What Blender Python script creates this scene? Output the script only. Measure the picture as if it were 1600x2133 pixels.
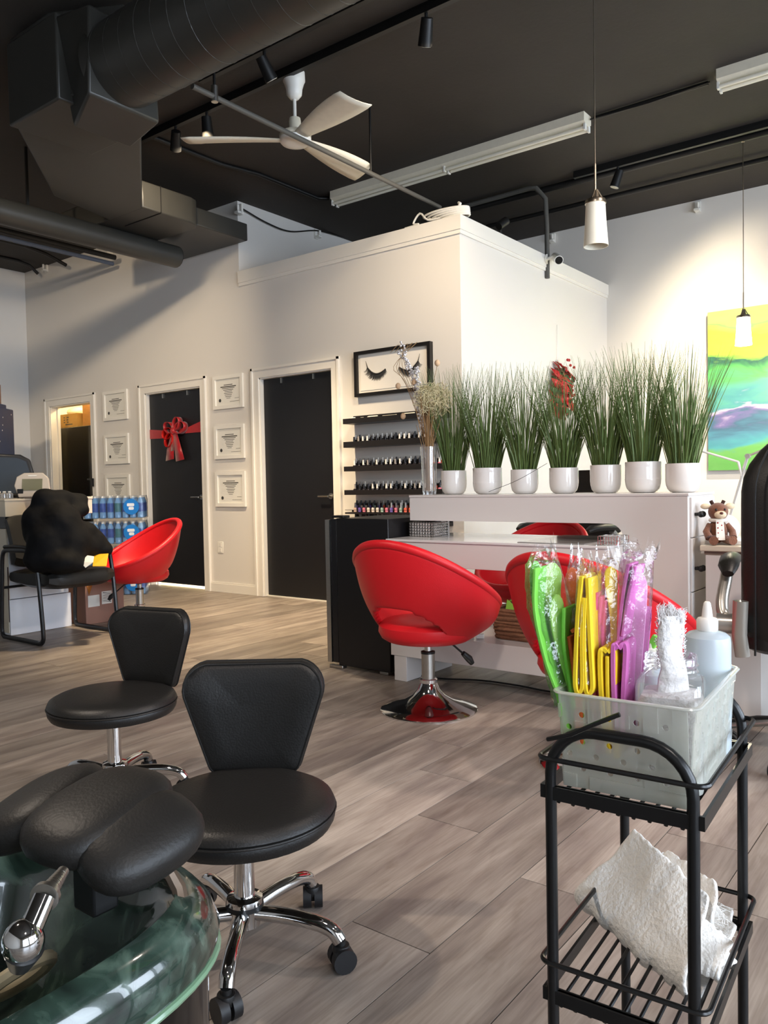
import bpy, bmesh, math, random
from math import sin, cos, pi, radians, sqrt, atan2
from mathutils import Vector, Matrix, noise as mnoise
random.seed(7)
for o in list(bpy.data.objects): bpy.data.objects.remove(o, do_unlink=True)
S = bpy.context.scene
C = S.collection
# ------------------------------------------------------------------ camera
CAM_H = 1.05
YAW, PITCH, ROLL, FPX = radians(-37.58), radians(-2.016), radians(-1.081), 1664.4
_f = Vector((sin(YAW)*cos(PITCH), cos(YAW)*cos(PITCH), sin(PITCH)))
_r0 = Vector((cos(YAW), -sin(YAW), 0)); _u0 = _r0.cross(_f)
_r = _r0*cos(ROLL)+_u0*sin(ROLL); _u = -_r0*sin(ROLL)+_u0*cos(ROLL)
cd = bpy.data.cameras.new('camera'); cam = bpy.data.objects.new('camera', cd); C.objects.link(cam)
cd.sensor_fit = 'VERTICAL'; cd.sensor_height = 24; cd.lens = 24*FPX/2133; cd.clip_start = .02
cam.matrix_world = Matrix(((_r.x,_u.x,-_f.x,0),(_r.y,_u.y,-_f.y,0),(_r.z,_u.z,-_f.z,CAM_H),(0,0,0,1)))
S.camera = cam
def ray(x, y): return _r*((x-800)/FPX) - _u*((y-1066.5)/FPX) + _f
def onz(x, y, z=0.):
    d = ray(x, y); t = (z-CAM_H)/d.z; return Vector((d.x*t, d.y*t, z))
def onY(x, y, Y):
    d = ray(x, y); t = Y/d.y; return Vector((d.x*t, Y, CAM_H+d.z*t))
def onX(x, y, X):
    d = ray(x, y); t = X/d.x; return Vector((X, d.y*t, CAM_H+d.z*t))
def ond(x, y, dep): return ray(x, y)*dep + Vector((0, 0, CAM_H))
def proj(P):
    v = Vector(P)-Vector((0, 0, CAM_H)); w = v.dot(_f)
    return (800+FPX*v.dot(_r)/w, 1066.5-FPX*v.dot(_u)/w, w)
# ------------------------------------------------------------------ view, world, daylight
S.view_settings.view_transform = 'Standard'; S.view_settings.look = 'None'
S.view_settings.gamma = 1; S.view_settings.use_curve_mapping = False
S.view_settings.exposure = 1.0
W = bpy.data.worlds.new('sky'); S.world = W; W.use_nodes = True
W.node_tree.nodes['Background'].inputs[0].default_value = (.62, .76, 1, 1)
W.node_tree.nodes['Background'].inputs[1].default_value = 1.2
def light(name, kind, loc, energy, color, target=None, **kw):
    l = bpy.data.lights.new(name, kind); l.energy = energy; l.color = color
    for k, v in kw.items(): setattr(l, k, v)
    o = bpy.data.objects.new(name, l); C.objects.link(o); o.location = loc
    if target is not None: o.rotation_euler = (Vector(target)-Vector(loc)).to_track_quat('-Z', 'Y').to_euler()
    return o
XL, XR, YF, YA, YB, ZC, XB, XI = -9.705, 3.6, -3.2, 5.31, 8.225, 3.78, -3.301, -5.785
# daylight coming through the shop windows in the right wall
light('daylight', 'AREA', (XR+.25, 2.2, 1.7), 370, (.78, .88, 1.0), (XR-3, 2.2, 1.45), shape='RECTANGLE', size=8.6, size_y=2.7)
# ------------------------------------------------------------------ materials
def lin(c):
    if isinstance(c, str):
        c = [int(c[i:i+2], 16)/255 for i in (0, 2, 4)]
    return tuple((v/12.92 if v <= .04045 else ((v+.055)/1.055)**2.4) for v in c[:3])+(1,)
MC = {}
def mat(name, col='808080', rough=.5, metal=0, var=.08, scale=12, bump=0, bscale=None, trans=0, ior=1.45, emit=None, es=0, coat=0, stretch=None, sss=0, spec=.5, sheen=0):
    if name in MC: return MC[name]
    m = bpy.data.materials.new(name); m.use_nodes = True; MC[name] = m
    N, Lk = m.node_tree.nodes, m.node_tree.links; b = N['Principled BSDF']
    c = lin(col)
    tc = N.new('ShaderNodeTexCoord'); mp = N.new('ShaderNodeMapping'); Lk.new(tc.outputs['Object'], mp.inputs[0])
    if stretch: mp.inputs['Scale'].default_value = stretch
    nz = N.new('ShaderNodeTexNoise'); nz.inputs['Scale'].default_value = scale; nz.inputs['Detail'].default_value = 4
    Lk.new(mp.outputs[0], nz.inputs['Vector'])
    mx = N.new('ShaderNodeMix'); mx.data_type = 'RGBA'
    mx.inputs[6].default_value = tuple(v*(1-var) for v in c[:3])+(1,); mx.inputs[7].default_value = tuple(min(1, v*(1+var)) for v in c[:3])+(1,)
    Lk.new(nz.outputs[0], mx.inputs[0]); Lk.new(mx.outputs[2], b.inputs['Base Color'])
    b.inputs['Roughness'].default_value = rough; b.inputs['Metallic'].default_value = metal
    b.inputs['IOR'].default_value = ior; b.inputs['Transmission Weight'].default_value = trans
    b.inputs['Coat Weight'].default_value = coat; b.inputs['Coat Roughness'].default_value = .08
    b.inputs['Specular IOR Level'].default_value = spec
    if sheen: b.inputs['Sheen Weight'].default_value = sheen
    if sss: b.inputs['Subsurface Weight'].default_value = sss; b.inputs['Subsurface Radius'].default_value = (.02, .02, .02)
    if emit: b.inputs['Emission Color'].default_value = lin(emit); b.inputs['Emission Strength'].default_value = es
    if bump:
        n2 = N.new('ShaderNodeTexNoise'); n2.inputs['Scale'].default_value = bscale or scale*4; n2.inputs['Detail'].default_value = 5
        Lk.new(mp.outputs[0], n2.inputs['Vector'])
        bp = N.new('ShaderNodeBump'); bp.inputs['Strength'].default_value = bump; bp.inputs['Distance'].default_value = .01
        Lk.new(n2.outputs[0], bp.inputs['Height']); Lk.new(bp.outputs[0], b.inputs['Normal'])
    return m
def film(name, col='ffffff', alpha=.2, rough=.08, diff=.3, bump=0, bscale=40):
    """thin clear or frosted plastic: transparent sheet with a gloss and a little haze"""
    if name in MC: return MC[name]
    m = bpy.data.materials.new(name); m.use_nodes = True; MC[name] = m
    N, Lk = m.node_tree.nodes, m.node_tree.links; N.remove(N['Principled BSDF']); out = N['Material Output']
    t = N.new('ShaderNodeBsdfTransparent'); t.inputs[0].default_value = (1, 1, 1, 1)
    g = N.new('ShaderNodeBsdfGlossy'); g.inputs['Roughness'].default_value = rough; g.inputs[0].default_value = (1, 1, 1, 1)
    d = N.new('ShaderNodeBsdfDiffuse'); d.inputs[0].default_value = lin(col)
    tl = N.new('ShaderNodeBsdfTranslucent'); tl.inputs[0].default_value = lin(col)
    md = N.new('ShaderNodeMixShader'); md.inputs[0].default_value = .5; Lk.new(d.outputs[0], md.inputs[1]); Lk.new(tl.outputs[0], md.inputs[2])
    m1 = N.new('ShaderNodeMixShader'); m1.inputs[0].default_value = alpha*diff*2 if alpha*diff*2 < 1 else .95
    Lk.new(t.outputs[0], m1.inputs[1]); Lk.new(md.outputs[0], m1.inputs[2])
    lw = N.new('ShaderNodeLayerWeight'); lw.inputs[0].default_value = .25
    ma = N.new('ShaderNodeMath'); ma.operation = 'MULTIPLY_ADD'; ma.inputs[1].default_value = .6; ma.inputs[2].default_value = alpha*.25
    Lk.new(lw.outputs['Fresnel'], ma.inputs[0])
    m2 = N.new('ShaderNodeMixShader'); Lk.new(ma.outputs[0], m2.inputs[0]); Lk.new(m1.outputs[0], m2.inputs[1]); Lk.new(g.outputs[0], m2.inputs[2])
    Lk.new(m2.outputs[0], out.inputs[0])
    if bump:
        tc = N.new('ShaderNodeTexCoord'); n2 = N.new('ShaderNodeTexNoise'); n2.inputs['Scale'].default_value = bscale; n2.inputs['Detail'].default_value = 3
        Lk.new(tc.outputs['Object'], n2.inputs['Vector'])
        bp = N.new('ShaderNodeBump'); bp.inputs['Strength'].default_value = bump; bp.inputs['Distance'].default_value = .01
        Lk.new(n2.outputs[0], bp.inputs['Height'])
        for q in (g, lw): Lk.new(bp.outputs[0], q.inputs['Normal'])
    return m
# ------------------------------------------------------------------ mesh builder
class MB:
    def __init__(s): s.v, s.f = [], []
    def add(s, vs, fs):
        k = len(s.v); s.v += [tuple(p) for p in vs]; s.f += [tuple(i+k for i in f) for f in fs]; return s
    def hexa(s, p): return s.add(p, [(0,3,2,1),(4,5,6,7),(0,1,5,4),(1,2,6,5),(2,3,7,6),(3,0,4,7)])
    def bb(s, x0, x1, y0, y1, z0, z1): return s.hexa([(x0,y0,z0),(x1,y0,z0),(x1,y1,z0),(x0,y1,z0),(x0,y0,z1),(x1,y0,z1),(x1,y1,z1),(x0,y1,z1)])
    def box(s, c, d, M=None):
        x, y, z = (q/2 for q in d); P = [Vector(p) for p in ((-x,-y,-z),(x,-y,-z),(x,y,-z),(-x,y,-z),(-x,-y,z),(x,-y,z),(x,y,z),(-x,y,z))]
        if M is not None: P = [M @ p for p in P]
        return s.hexa([p+Vector(c) for p in P])
    def rings(s, R, cap0=True, cap1=True, closed=True):
        n = len(R[0]); vs = [p for r in R for p in r]; fs = []
        for i in range(len(R)-1):
            for j in range(n if closed else n-1):
                a, b = i*n+j, i*n+(j+1) % n; fs.append((a, b, b+n, a+n))
        if cap0: fs.append(tuple(range(n))[::-1])
        if cap1: fs.append(tuple((len(R)-1)*n+j for j in range(n)))
        return s.add(vs, fs)
    def lathe(s, prof, n=24, c=(0,0,0), cap0=True, cap1=True, sx=1, sy=1, M=None):
        R = [[Vector((r*cos(2*pi*j/n)*sx, r*sin(2*pi*j/n)*sy, z)) for j in range(n)] for r, z in prof]
        if M is not None: R = [[M @ p for p in r] for r in R]
        return s.rings([[p+Vector(c) for p in r] for r in R], cap0, cap1)
    def cyl(s, a, b, r0, r1=None, n=16, caps=True):
        a, b = Vector(a), Vector(b); r1 = r0 if r1 is None else r1
        q = (b-a).to_track_quat('Z', 'Y').to_matrix()
        R = [[c+q @ Vector((r*cos(2*pi*j/n), r*sin(2*pi*j/n), 0)) for j in range(n)] for c, r in ((a, r0), (b, r1))]
        return s.rings(R, caps, caps)
    def tube(s, pts, r, n=8, closed=False, caps=True, flat=None):
        P = [Vector(p) for p in pts]; m = len(P); R = []; up = None
        for i in range(m):
            if closed: t = P[(i+1) % m]-P[i-1]
            else: t = P[min(i+1, m-1)]-P[max(i-1, 0)]
            t.normalize()
            if up is None:
                up = Vector((0,0,1)) if abs(t.z) < .9 else Vector((0,1,0))
            x = up.cross(t)
            if x.length < 1e-5: x = Vector((1,0,0)).cross(t)
            x.normalize(); y = t.cross(x); up = y
            rr = r[i] if isinstance(r, (list, tuple)) else r
            fl = flat or 1
            R.append([P[i]+x*(rr*cos(2*pi*j/n))+y*(rr*fl*sin(2*pi*j/n)) for j in range(n)])
        if closed: R.append(R[0])
        return s.rings(R, caps and not closed, caps and not closed)
    def ball(s, c, r, n=16, m=10, M=None, pw=1.0):
        r = (r, r, r) if isinstance(r, (int, float)) else r; R = []
        sg = lambda v: math.copysign(abs(v)**pw, v)
        for i in range(m+1):
            a = -pi/2+pi*i/m; ca = max(cos(a), .02)
            R.append([Vector((r[0]*sg(ca)*sg(cos(2*pi*j/n)), r[1]*sg(ca)*sg(sin(2*pi*j/n)), r[2]*sg(sin(a)))) for j in range(n)])
        if M is not None: R = [[M @ p for p in q] for q in R]
        return s.rings([[p+Vector(c) for p in q] for q in R])
    def prism(s, pts, ax, a, b):
        f = {'x': lambda u, v, w: (w, u, v), 'y': lambda u, v, w: (u, w, v), 'z': lambda u, v, w: (u, v, w)}[ax]
        return s.rings([[f(u, v, a) for u, v in pts], [f(u, v, b) for u, v in pts]])
    def build(s, name, m, parent=None, smooth=True, bevel=0, subd=0, solid=0, world=False, angle=40, mods=None):
        me = bpy.data.meshes.new(name); V = s.v
        if world and parent is not None:
            I = world_inv(parent); V = [I @ Vector(p) for p in V]
        me.from_pydata([tuple(p) for p in V], [], s.f); me.update()
        bm = bmesh.new(); bm.from_mesh(me); bmesh.ops.recalc_face_normals(bm, faces=bm.faces); bm.to_mesh(me); bm.free()
        if smooth:
            for p in me.polygons: p.use_smooth = True
            if not subd: me.set_sharp_from_angle(angle=radians(angle))
        o = bpy.data.objects.new(name, me); C.objects.link(o)
        if m: me.materials.append(m)
        if parent is not None: o.parent = parent
        if solid: q = o.modifiers.new('solid', 'SOLIDIFY'); q.thickness = solid; q.offset = -1 if solid > 0 else 1
        if bevel: q = o.modifiers.new('bevel', 'BEVEL'); q.width = bevel; q.segments = 2; q.limit_method = 'ANGLE'
        if subd: q = o.modifiers.new('sub', 'SUBSURF'); q.levels = q.render_levels = subd
        return o
def world_inv(o):
    M = Matrix.Translation(o.location) @ o.rotation_euler.to_matrix().to_4x4()
    if o.parent is not None: return M.inverted() @ world_inv(o.parent)
    return M.inverted()
def tag(o, label, cat, group=None, kind=None):
    o['label'] = label; o['category'] = cat
    if group: o['group'] = group
    if kind: o['kind'] = kind
    return o
def thing(name, label, cat, loc=(0,0,0), rz=0, group=None, kind=None):
    o = bpy.data.objects.new(name, None); C.objects.link(o); o.location = loc; o.rotation_euler = (0, 0, rz); o.empty_display_size = .1
    return tag(o, label, cat, group, kind)
def struct(mb, name, m, label, cat, **k):
    o = mb.build(name, m, None, **k); return tag(o, label, cat, kind='structure')
def copy_tree(o, parent=None):
    c = o.copy(); C.objects.link(c)
    if parent is not None: c.parent = parent
    for ch in list(o.children): copy_tree(ch, c)
    return c
def place(o, loc, rz=0, label=None, group=None):
    o.location = loc; o.rotation_euler = (0, 0, rz)
    if label: o['label'] = label
    if group: o['group'] = group
    return o
def Rz(a): return Matrix.Rotation(a, 3, 'Z')
def Rx(a): return Matrix.Rotation(a, 3, 'X')
def Ry(a): return Matrix.Rotation(a, 3, 'Y')
def bez(pts, n=24):
    """smooth curve through points (Catmull-Rom)"""
    P = [Vector(p) for p in pts]; P = [P[0]*2-P[1]]+P+[P[-1]*2-P[-2]]; out = []; segs = len(P)-3; per = max(2, n//segs)
    for i in range(segs):
        a, b, c, d = P[i:i+4]
        for k in range(per):
            t = k/per; out.append(.5*((2*b)+(c-a)*t+(2*a-5*b+4*c-d)*t*t+(3*b-a-3*c+d)*t**3))
    return out+[P[-2]]
def rrect(w, h, r, n=6, cx=0, cy=0):
    """rounded rectangle outline, counter-clockwise"""
    out = []
    for sx, sy, a0 in ((1,1,0),(-1,1,pi/2),(-1,-1,pi),(1,-1,3*pi/2)):
        for k in range(n+1):
            a = a0+pi/2*k/n; out.append((cx+sx*(w/2-r)+r*cos(a), cy+sy*(h/2-r)+r*sin(a)))
    return out
# ================================================================== the room
m_wall = mat('wall_paint', 'dcd8d2', .6, var=.015, scale=3, bump=.03, bscale=160)
m_trim = mat('white_trim_paint', 'e6e2da', .35, var=.02, scale=5)
m_ceil = mat('charcoal_ceiling_paint', '342f2a', .75, var=.2, scale=2.2, bump=.15, bscale=30)
m_black = mat('black_metal', '141414', .42, var=.2, scale=30)
m_sub = mat('floor_underlay', '2c2723', .9)
def plank_material():
    m = bpy.data.materials.new('grey_oak_plank'); m.use_nodes = True
    N, Lk = m.node_tree.nodes, m.node_tree.links; b = N['Principled BSDF']
    def nd(t, **k):
        n = N.new(t)
        for a, v in k.items(): setattr(n, a, v)
        return n
    oi = nd('ShaderNodeObjectInfo'); ge = nd('ShaderNodeNewGeometry'); tc = nd('ShaderNodeTexCoord')
    ad = nd('ShaderNodeMath', operation='ADD'); Lk.new(oi.outputs['Random'], ad.inputs[0]); Lk.new(ge.outputs['Random Per Island'], ad.inputs[1])
    fr = nd('ShaderNodeMath', operation='FRACT'); Lk.new(ad.outputs[0], fr.inputs[0])
    off = nd('ShaderNodeMath', operation='MULTIPLY'); off.inputs[1].default_value = 57; Lk.new(fr.outputs[0], off.inputs[0])
    cx = nd('ShaderNodeCombineXYZ'); Lk.new(off.outputs[0], cx.inputs[0]); Lk.new(off.outputs[0], cx.inputs[2])
    va = nd('ShaderNodeVectorMath', operation='ADD'); Lk.new(tc.outputs['Object'], va.inputs[0]); Lk.new(cx.outputs[0], va.inputs[1])
    def noise(scale, sv, det=4, dis=0):
        mp = nd('ShaderNodeMapping'); mp.inputs['Scale'].default_value = sv; Lk.new(va.outputs[0], mp.inputs[0])
        n = nd('ShaderNodeTexNoise'); n.inputs['Scale'].default_value = scale; n.inputs['Detail'].default_value = det; n.inputs['Distortion'].default_value = dis
        Lk.new(mp.outputs[0], n.inputs['Vector']); return n
    n1 = noise(5, (2.4, .33, 1), 3, .6); n2 = noise(60, (3, .12, 1), 6, .2); n3 = noise(9, (2.2, .5, 1), 4, 1.4)
    r1 = nd('ShaderNodeValToRGB'); Lk.new(n1.outputs[0], r1.inputs[0])
    e = r1.color_ramp.elements; e[0].position = .32; e[0].color = lin('7f746d'); e[1].position = .68; e[1].color = lin('a89d92')
    q = r1.color_ramp.elements.new(.5); q.color = lin('94897f')
    hs = nd('ShaderNodeHueSaturation'); Lk.new(r1.outputs[0], hs.inputs['Color'])
    mr = nd('ShaderNodeMapRange'); mr.inputs[3].default_value = .72; mr.inputs[4].default_value = 1.22; Lk.new(fr.outputs[0], mr.inputs[0]); Lk.new(mr.outputs[0], hs.inputs['Value'])
    mx = nd('ShaderNodeMix', data_type='RGBA', blend_type='MULTIPLY'); mx.inputs[0].default_value = .55
    r2 = nd('ShaderNodeValToRGB'); Lk.new(n2.outputs[0], r2.inputs[0]); r2.color_ramp.elements[0].position = .3; r2.color_ramp.elements[0].color = (.62, .6, .58, 1); r2.color_ramp.elements[1].position = .62; r2.color_ramp.elements[1].color = (1, 1, 1, 1)
    Lk.new(hs.outputs[0], mx.inputs[6]); Lk.new(r2.outputs[0], mx.inputs[7])
    m2 = nd('ShaderNodeMix', data_type='RGBA', blend_type='MULTIPLY'); r3 = nd('ShaderNodeValToRGB'); Lk.new(n3.outputs[0], r3.inputs[0])
    r3.color_ramp.elements[0].position = .25; r3.color_ramp.elements[0].color = (.72, .68, .64, 1); r3.color_ramp.elements[1].position = .5; r3.color_ramp.elements[1].color = (1, 1, 1, 1)
    m2.inputs[0].default_value = .7; Lk.new(mx.outputs[2], m2.inputs[6]); Lk.new(r3.outputs[0], m2.inputs[7]); Lk.new(m2.outputs[2], b.inputs['Base Color'])
    b.inputs['Roughness'].default_value = .42; b.inputs['Specular IOR Level'].default_value = .35
    bp = nd('ShaderNodeBump'); bp.inputs['Strength'].default_value = .06; Lk.new(n2.outputs[0], bp.inputs['Height']); Lk.new(bp.outputs[0], b.inputs['Normal'])
    return m
m_plank = plank_material()
floor = struct(MB().bb(XL-.3, XR+.1, YF-.1, YB+.1, -.08, -.010), 'floor', m_sub, 'grey oak plank floor of the salon', 'floor', smooth=False)
PW, PL = .2263, 1.52
joint = {0: 1.437, 1: 2.033, 2: 2.365, 3: 2.666, -1: 1.86, -2: 2.35, -3: 2.02}   # strip k spans X from -1.0-(k+1)*PW to -1.0-k*PW
full = MB().bb(-PW/2+.0014, PW/2-.0014, -PL/2+.0014, PL/2-.0014, -.010, 0)
cands = []
kmin, kmax = int((-1.0-XR)/PW)-1, int((-1.0-XL)/PW)+1
for k in range(kmin, kmax+1):
    j0 = joint.get(k, random.uniform(0, PL)); xc = -1.0-(k+.5)*PW
    x0, x1 = max(xc-PW/2, XL), min(xc+PW/2, XR)
    if x1-x0 < .01: continue
    ytop = 7.2 if xc < XI else (YA+.15 if xc < XB else YB)
    y = j0-PL*8
    while y < ytop:
        a, bq = max(y, YF), min(y+PL, ytop)
        if bq-a > .02: cands.append(((x0+x1)/2, (a+bq)/2, x1-x0, bq-a))
        y += PL
def plank_rank(c):
    best = 0
    for t in (-.5, -.25, 0, .25, .5):
        P = (c[0], c[1]+c[3]*t, 0); v = Vector(P)-Vector((0, 0, CAM_H))
        if v.dot(_f) < .3: continue
        x, y, w = proj(P)
        if -120 < x < 1720 and -100 < y < 2260: best = max(best, c[3]/w**2)
    return best
cands.sort(key=plank_rank, reverse=True)
fullme = None
rest = MB()
for i, (x, y, w, l) in enumerate(cands):
    if i < 290 and plank_rank((x, y, w, l)) > 0:
        if abs(w-PW) < 1e-4 and abs(l-PL) < 1e-4:
            if fullme is None:
                o = full.build('plank', m_plank, floor, smooth=False); fullme = o.data
            else:
                o = bpy.data.objects.new('plank', fullme); C.objects.link(o); o.parent = floor
        else:
            o = MB().bb(-w/2+.0014, w/2-.0014, -l/2+.0014, l/2-.0014, -.010, 0).build('plank', m_plank, floor, smooth=False)
        o.location = (x, y, 0)
    else: rest.bb(x-w/2+.0014, x+w/2-.0014, y-l/2+.0014, y+l/2-.0014, -.010, 0)
ro = rest.build('plank_field', m_plank, floor, smooth=False); ro['kind'] = 'stuff'
struct(MB().bb(XL-.3, XR+.2, YF-.2, YB+.2, ZC, ZC+.15), 'ceiling', m_ceil, 'dark charcoal painted open ceiling', 'ceiling', smooth=False)
TH = .12
struct(MB().bb(XL-TH, XL, YF-TH, 7.3, 0, ZC), 'wall_left', m_wall, 'bluish white end wall at the far left', 'wall', smooth=False)
D1, D2, D3 = (-9.22, -8.335), (-7.31, -6.39), (-5.545, -4.63); DH = 2.07
wb = MB()
xs = [XL, D1[0], D1[1], D2[0], D2[1], D3[0], D3[1], XB]
for a, b_ in ((xs[0], xs[1]), (xs[2], xs[3]), (xs[4], XI)): wb.bb(a, b_, YA, YA+TH, 0, ZC)
for a, b_ in (D1, D2): wb.bb(a, b_, YA, YA+TH, DH, ZC)
struct(wb, 'wall_back', m_wall, 'tall off-white wall with the doors and certificates', 'wall', smooth=False)
wx = MB(); BZ = 3.10
wx.bb(XI, D3[0], YA, YA+TH, 0, BZ).bb(D3[1], XB, YA, YA+TH, 0, BZ).bb(D3[0], D3[1], YA, YA+TH, DH, BZ)
struct(wx, 'wall_partition_front', m_wall, 'lower off-white partition wall with the polish shelves', 'wall', smooth=False)
struct(MB().bb(XB-TH, XB, YA+TH, YB, 0, BZ), 'wall_partition_side', m_wall, 'white side face of the low partition room', 'wall', smooth=False)
struct(MB().bb(XI-TH, XI, YA+TH, YB, 0, ZC), 'wall_inner', m_wall, 'white full height wall rising behind the partition', 'wall', smooth=False)
struct(MB().bb(XI-TH, XR+TH, YB, YB+TH, 0, ZC), 'wall_far', m_wall, 'white far wall behind the painting', 'wall', smooth=False)
struct(MB().bb(XI, XB-TH, YA+TH, YB, 2.55, 2.6), 'trim_9', m_wall, 'flat lid of the partition room', 'panel', smooth=False)
# cornice band round the partition top
struct(MB().bb(XI+.002, XB+.022, YA-.022, YA-.001, 2.995, BZ+.004).bb(XI+.002, XB+.014, YA-.014, YA-.001, 2.965, 2.995), 'trim_1', m_trim, 'painted cornice along the partition front', 'cornice', smooth=False)
struct(MB().bb(XB+.001, XB+.022, YA-.0005, YB-.002, 2.995, BZ+.004).bb(XB+.001, XB+.014, YA-.0005, YB-.002, 2.965, 2.995), 'trim_2', m_trim, 'painted cornice along the partition side', 'cornice', smooth=False)
# baseboards
def bboard(name, x0, x1, y, lab):
    struct(MB().bb(x0, x1, y-.014, y-.001, 0.001, .085).bb(x0, x1, y-.009, y-.001, .085, .1), name, m_trim, lab, 'baseboard', smooth=False)
bboard('baseboard_back', -6.295, -5.645, YA, 'white baseboard between the two black doors')
bboard('baseboard_back_2', -8.24, -7.41, YA, 'white baseboard left of the door with the bow')
bboard('baseboard_right', -4.53, XB, YA, 'white baseboard below the polish shelves')
bboard('baseboard_far', XB+.02, XR, YB, 'white baseboard of the far wall')
# casings
def casing(n, D, lab):
    w = .092; mb = MB()
    for x0, x1 in ((D[0]-w, D[0]), (D[1], D[1]+w)):
        mb.bb(x0, x1, YA-.016, YA-.001, .001, DH+w)
        e = x0 if x0 < D[0]-.01 else x1-.022
        mb.bb(e, e+.022, YA-.028, YA-.016, .001, DH+w)
    mb.bb(D[0], D[1], YA-.016, YA-.001, DH, DH+w).bb(D[0]-w, D[1]+w, YA-.028, YA-.016, DH+w-.022, DH+w)
    mb.bb(D[0], D[0]+.012, YA-.001, YA+TH, .001, DH).bb(D[1]-.012, D[1], YA-.001, YA+TH, .001, DH).bb(D[0], D[1], YA-.001, YA+TH, DH-.012, DH)
    mb.bb(D[0]+.012, D[0]+.024, YA+.085, YA+TH, .001, DH-.012)
    struct(mb, n, m_trim, lab, 'door casing', smooth=False)
casing('trim_3', D1, 'white casing round the open storage doorway'); casing('trim_4', D2, 'white casing round the door with the red bow'); casing('trim_5', D3, 'white casing round the plain black door')
m_door = mat('black_door_paint', '17171a', .38, var=.1, scale=3, bump=.04, bscale=90)
m_steel = mat('brushed_steel', 'b9b6b0', .3, metal=1, var=.1, scale=60)
def lever(parent, x, y, z, sgn, m=m_steel):
    h = MB().cyl((x, y, z), (x, y-.012, z), .026).cyl((x, y-.012, z), (x, y-.05, z), .009).tube([(x, y-.05, z), (x+sgn*.03, y-.052, z), (x+sgn*.115, y-.05, z)], .009).build('door_handle', m, parent)
    return h
def closed_door(name, D, lab, gap):
    d = struct(MB().bb(D[0]+.014, D[1]-.014, YA+.042, YA+.084, gap, DH-.015), name, m_door, lab, 'door', smooth=False, bevel=.002)
    lever(d, D[1]-.075, YA+.042, .95, -1)
    for fx in (.28, .72):
        x = D[0]+(D[1]-D[0])*fx; MB().bb(x-.008, x+.008, YA+.03, YA+.042, DH-.065, DH-.018).build('door_hook', m_steel, d, smooth=False)
    return d
closed_door('door_2', D2, 'black door wearing a large red bow', .032)
closed_door('door_3', D3, 'plain black door left of the polish shelves', .012)
struct(MB().bb(D3[0]+.012, D3[1]-.012, YA+.02, YA+.1, .0005, .010), 'trim_6', m_trim, 'pale threshold strip under the plain black door', 'threshold', smooth=False)
# storage room and the lit room behind the bow door
struct(MB().bb(XL, -7.85, 7.1, 7.2, 0, ZC).bb(-7.97, -7.85, YA+TH, 7.1, 0, ZC), 'wall_storage', mat('storage_wall', 'e8d9a8', .6), 'warm yellow wall inside the storage room', 'wall', smooth=False)
struct(MB().bb(-7.85, XI-TH, 6.6, 6.7, 0, ZC), 'wall_spa_room', m_wall, 'wall inside the room behind the bow door', 'wall', smooth=False)
struct(MB().bb(XL, XI-TH, YA+TH, 7.1, 2.6, 2.65), 'ceiling_back_rooms', m_wall, 'low ceiling over the back rooms', 'ceiling', smooth=False)
# front and right walls (behind and beside the camera)
struct(MB().bb(XL, XR+TH, YF-TH, YF, 0, ZC), 'wall_front', m_wall, 'white wall behind the viewer', 'wall', smooth=False)
wr = MB(); WY = [(-1.9, .6), (1.0, 3.5), (3.9, 6.4)]; WZ = (.35, 3.0)
wr.bb(XR, XR+TH, YF, YB, 0, WZ[0]).bb(XR, XR+TH, YF, YB, WZ[1], ZC)
py = YF
for a, b_ in WY: wr.bb(XR, XR+TH, py, a, *WZ); py = b_
wr.bb(XR, XR+TH, py, YB, *WZ)
struct(wr, 'wall_right', m_wall, 'shop front wall with large windows at the right', 'wall', smooth=False)
m_frame = mat('dark_window_frame', '26282a', .4)
for i, (a, b_) in enumerate(WY):
    w = struct(MB().bb(XR+.02, XR+.09, a, a+.06, *WZ).bb(XR+.02, XR+.09, b_-.06, b_, *WZ).bb(XR+.02, XR+.09, a+.06, b_-.06, WZ[0], WZ[0]+.06).bb(XR+.02, XR+.09, a+.06, b_-.06, WZ[1]-.06, WZ[1]), 'window_%d' % (i+1), m_frame, ['shop window nearest the viewer', 'middle shop window', 'shop window nearest the far wall'][i], 'window', smooth=False)
    MB().bb(XR+.05, XR+.056, a+.06, b_-.06, WZ[0]+.06, WZ[1]-.06).build('pane', film('window_glass', alpha=.05, diff=.05), w, smooth=False)
# ================================================================== ceiling services
m_duct = mat('charcoal_duct_paint', '34332f', .42, metal=.0, var=.25, scale=3, spec=.6)
t = thing('spiral_duct', 'large black spiral round duct with boxy plenum at the upper left', 'duct', (-2.5, 2.73, 3.4))
DY, DZ, DR = 2.73, 3.40, .225
rd = MB().cyl((3.2, DY, DZ), (-3.95, DY, DZ), DR, n=48).build('round_duct', m_duct, t, world=True)
MB().tube([(3.2-7.1*k/1400, DY+DR*cos(2*pi*k/26), DZ+DR*sin(2*pi*k/26)) for k in range(1401)], .0028, 4).build('spiral_seam', m_duct, rd, world=True)
MB().hexa([(-4.2,2.62,3.12),(-3.86,2.5,3.16),(-3.86,2.96,3.16),(-4.2,3.0,3.12),(-4.2,2.5,3.68),(-3.86,2.52,3.64),(-3.86,2.94,3.64),(-4.2,3.0,3.68)]).build('neck', m_duct, t, world=True, bevel=.015, smooth=True)
MB().bb(-4.69, -4.15, 2.5, 3.05, 3.22, 3.70).build('plenum_box', m_duct, t, world=True, bevel=.012)
PB = [(-4.68,2.52),(-4.25,2.52),(-3.86,2.74),(-4.02,2.95),(-5.5,4.02),(-5.95,4.02),(-5.78,3.42)]
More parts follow.
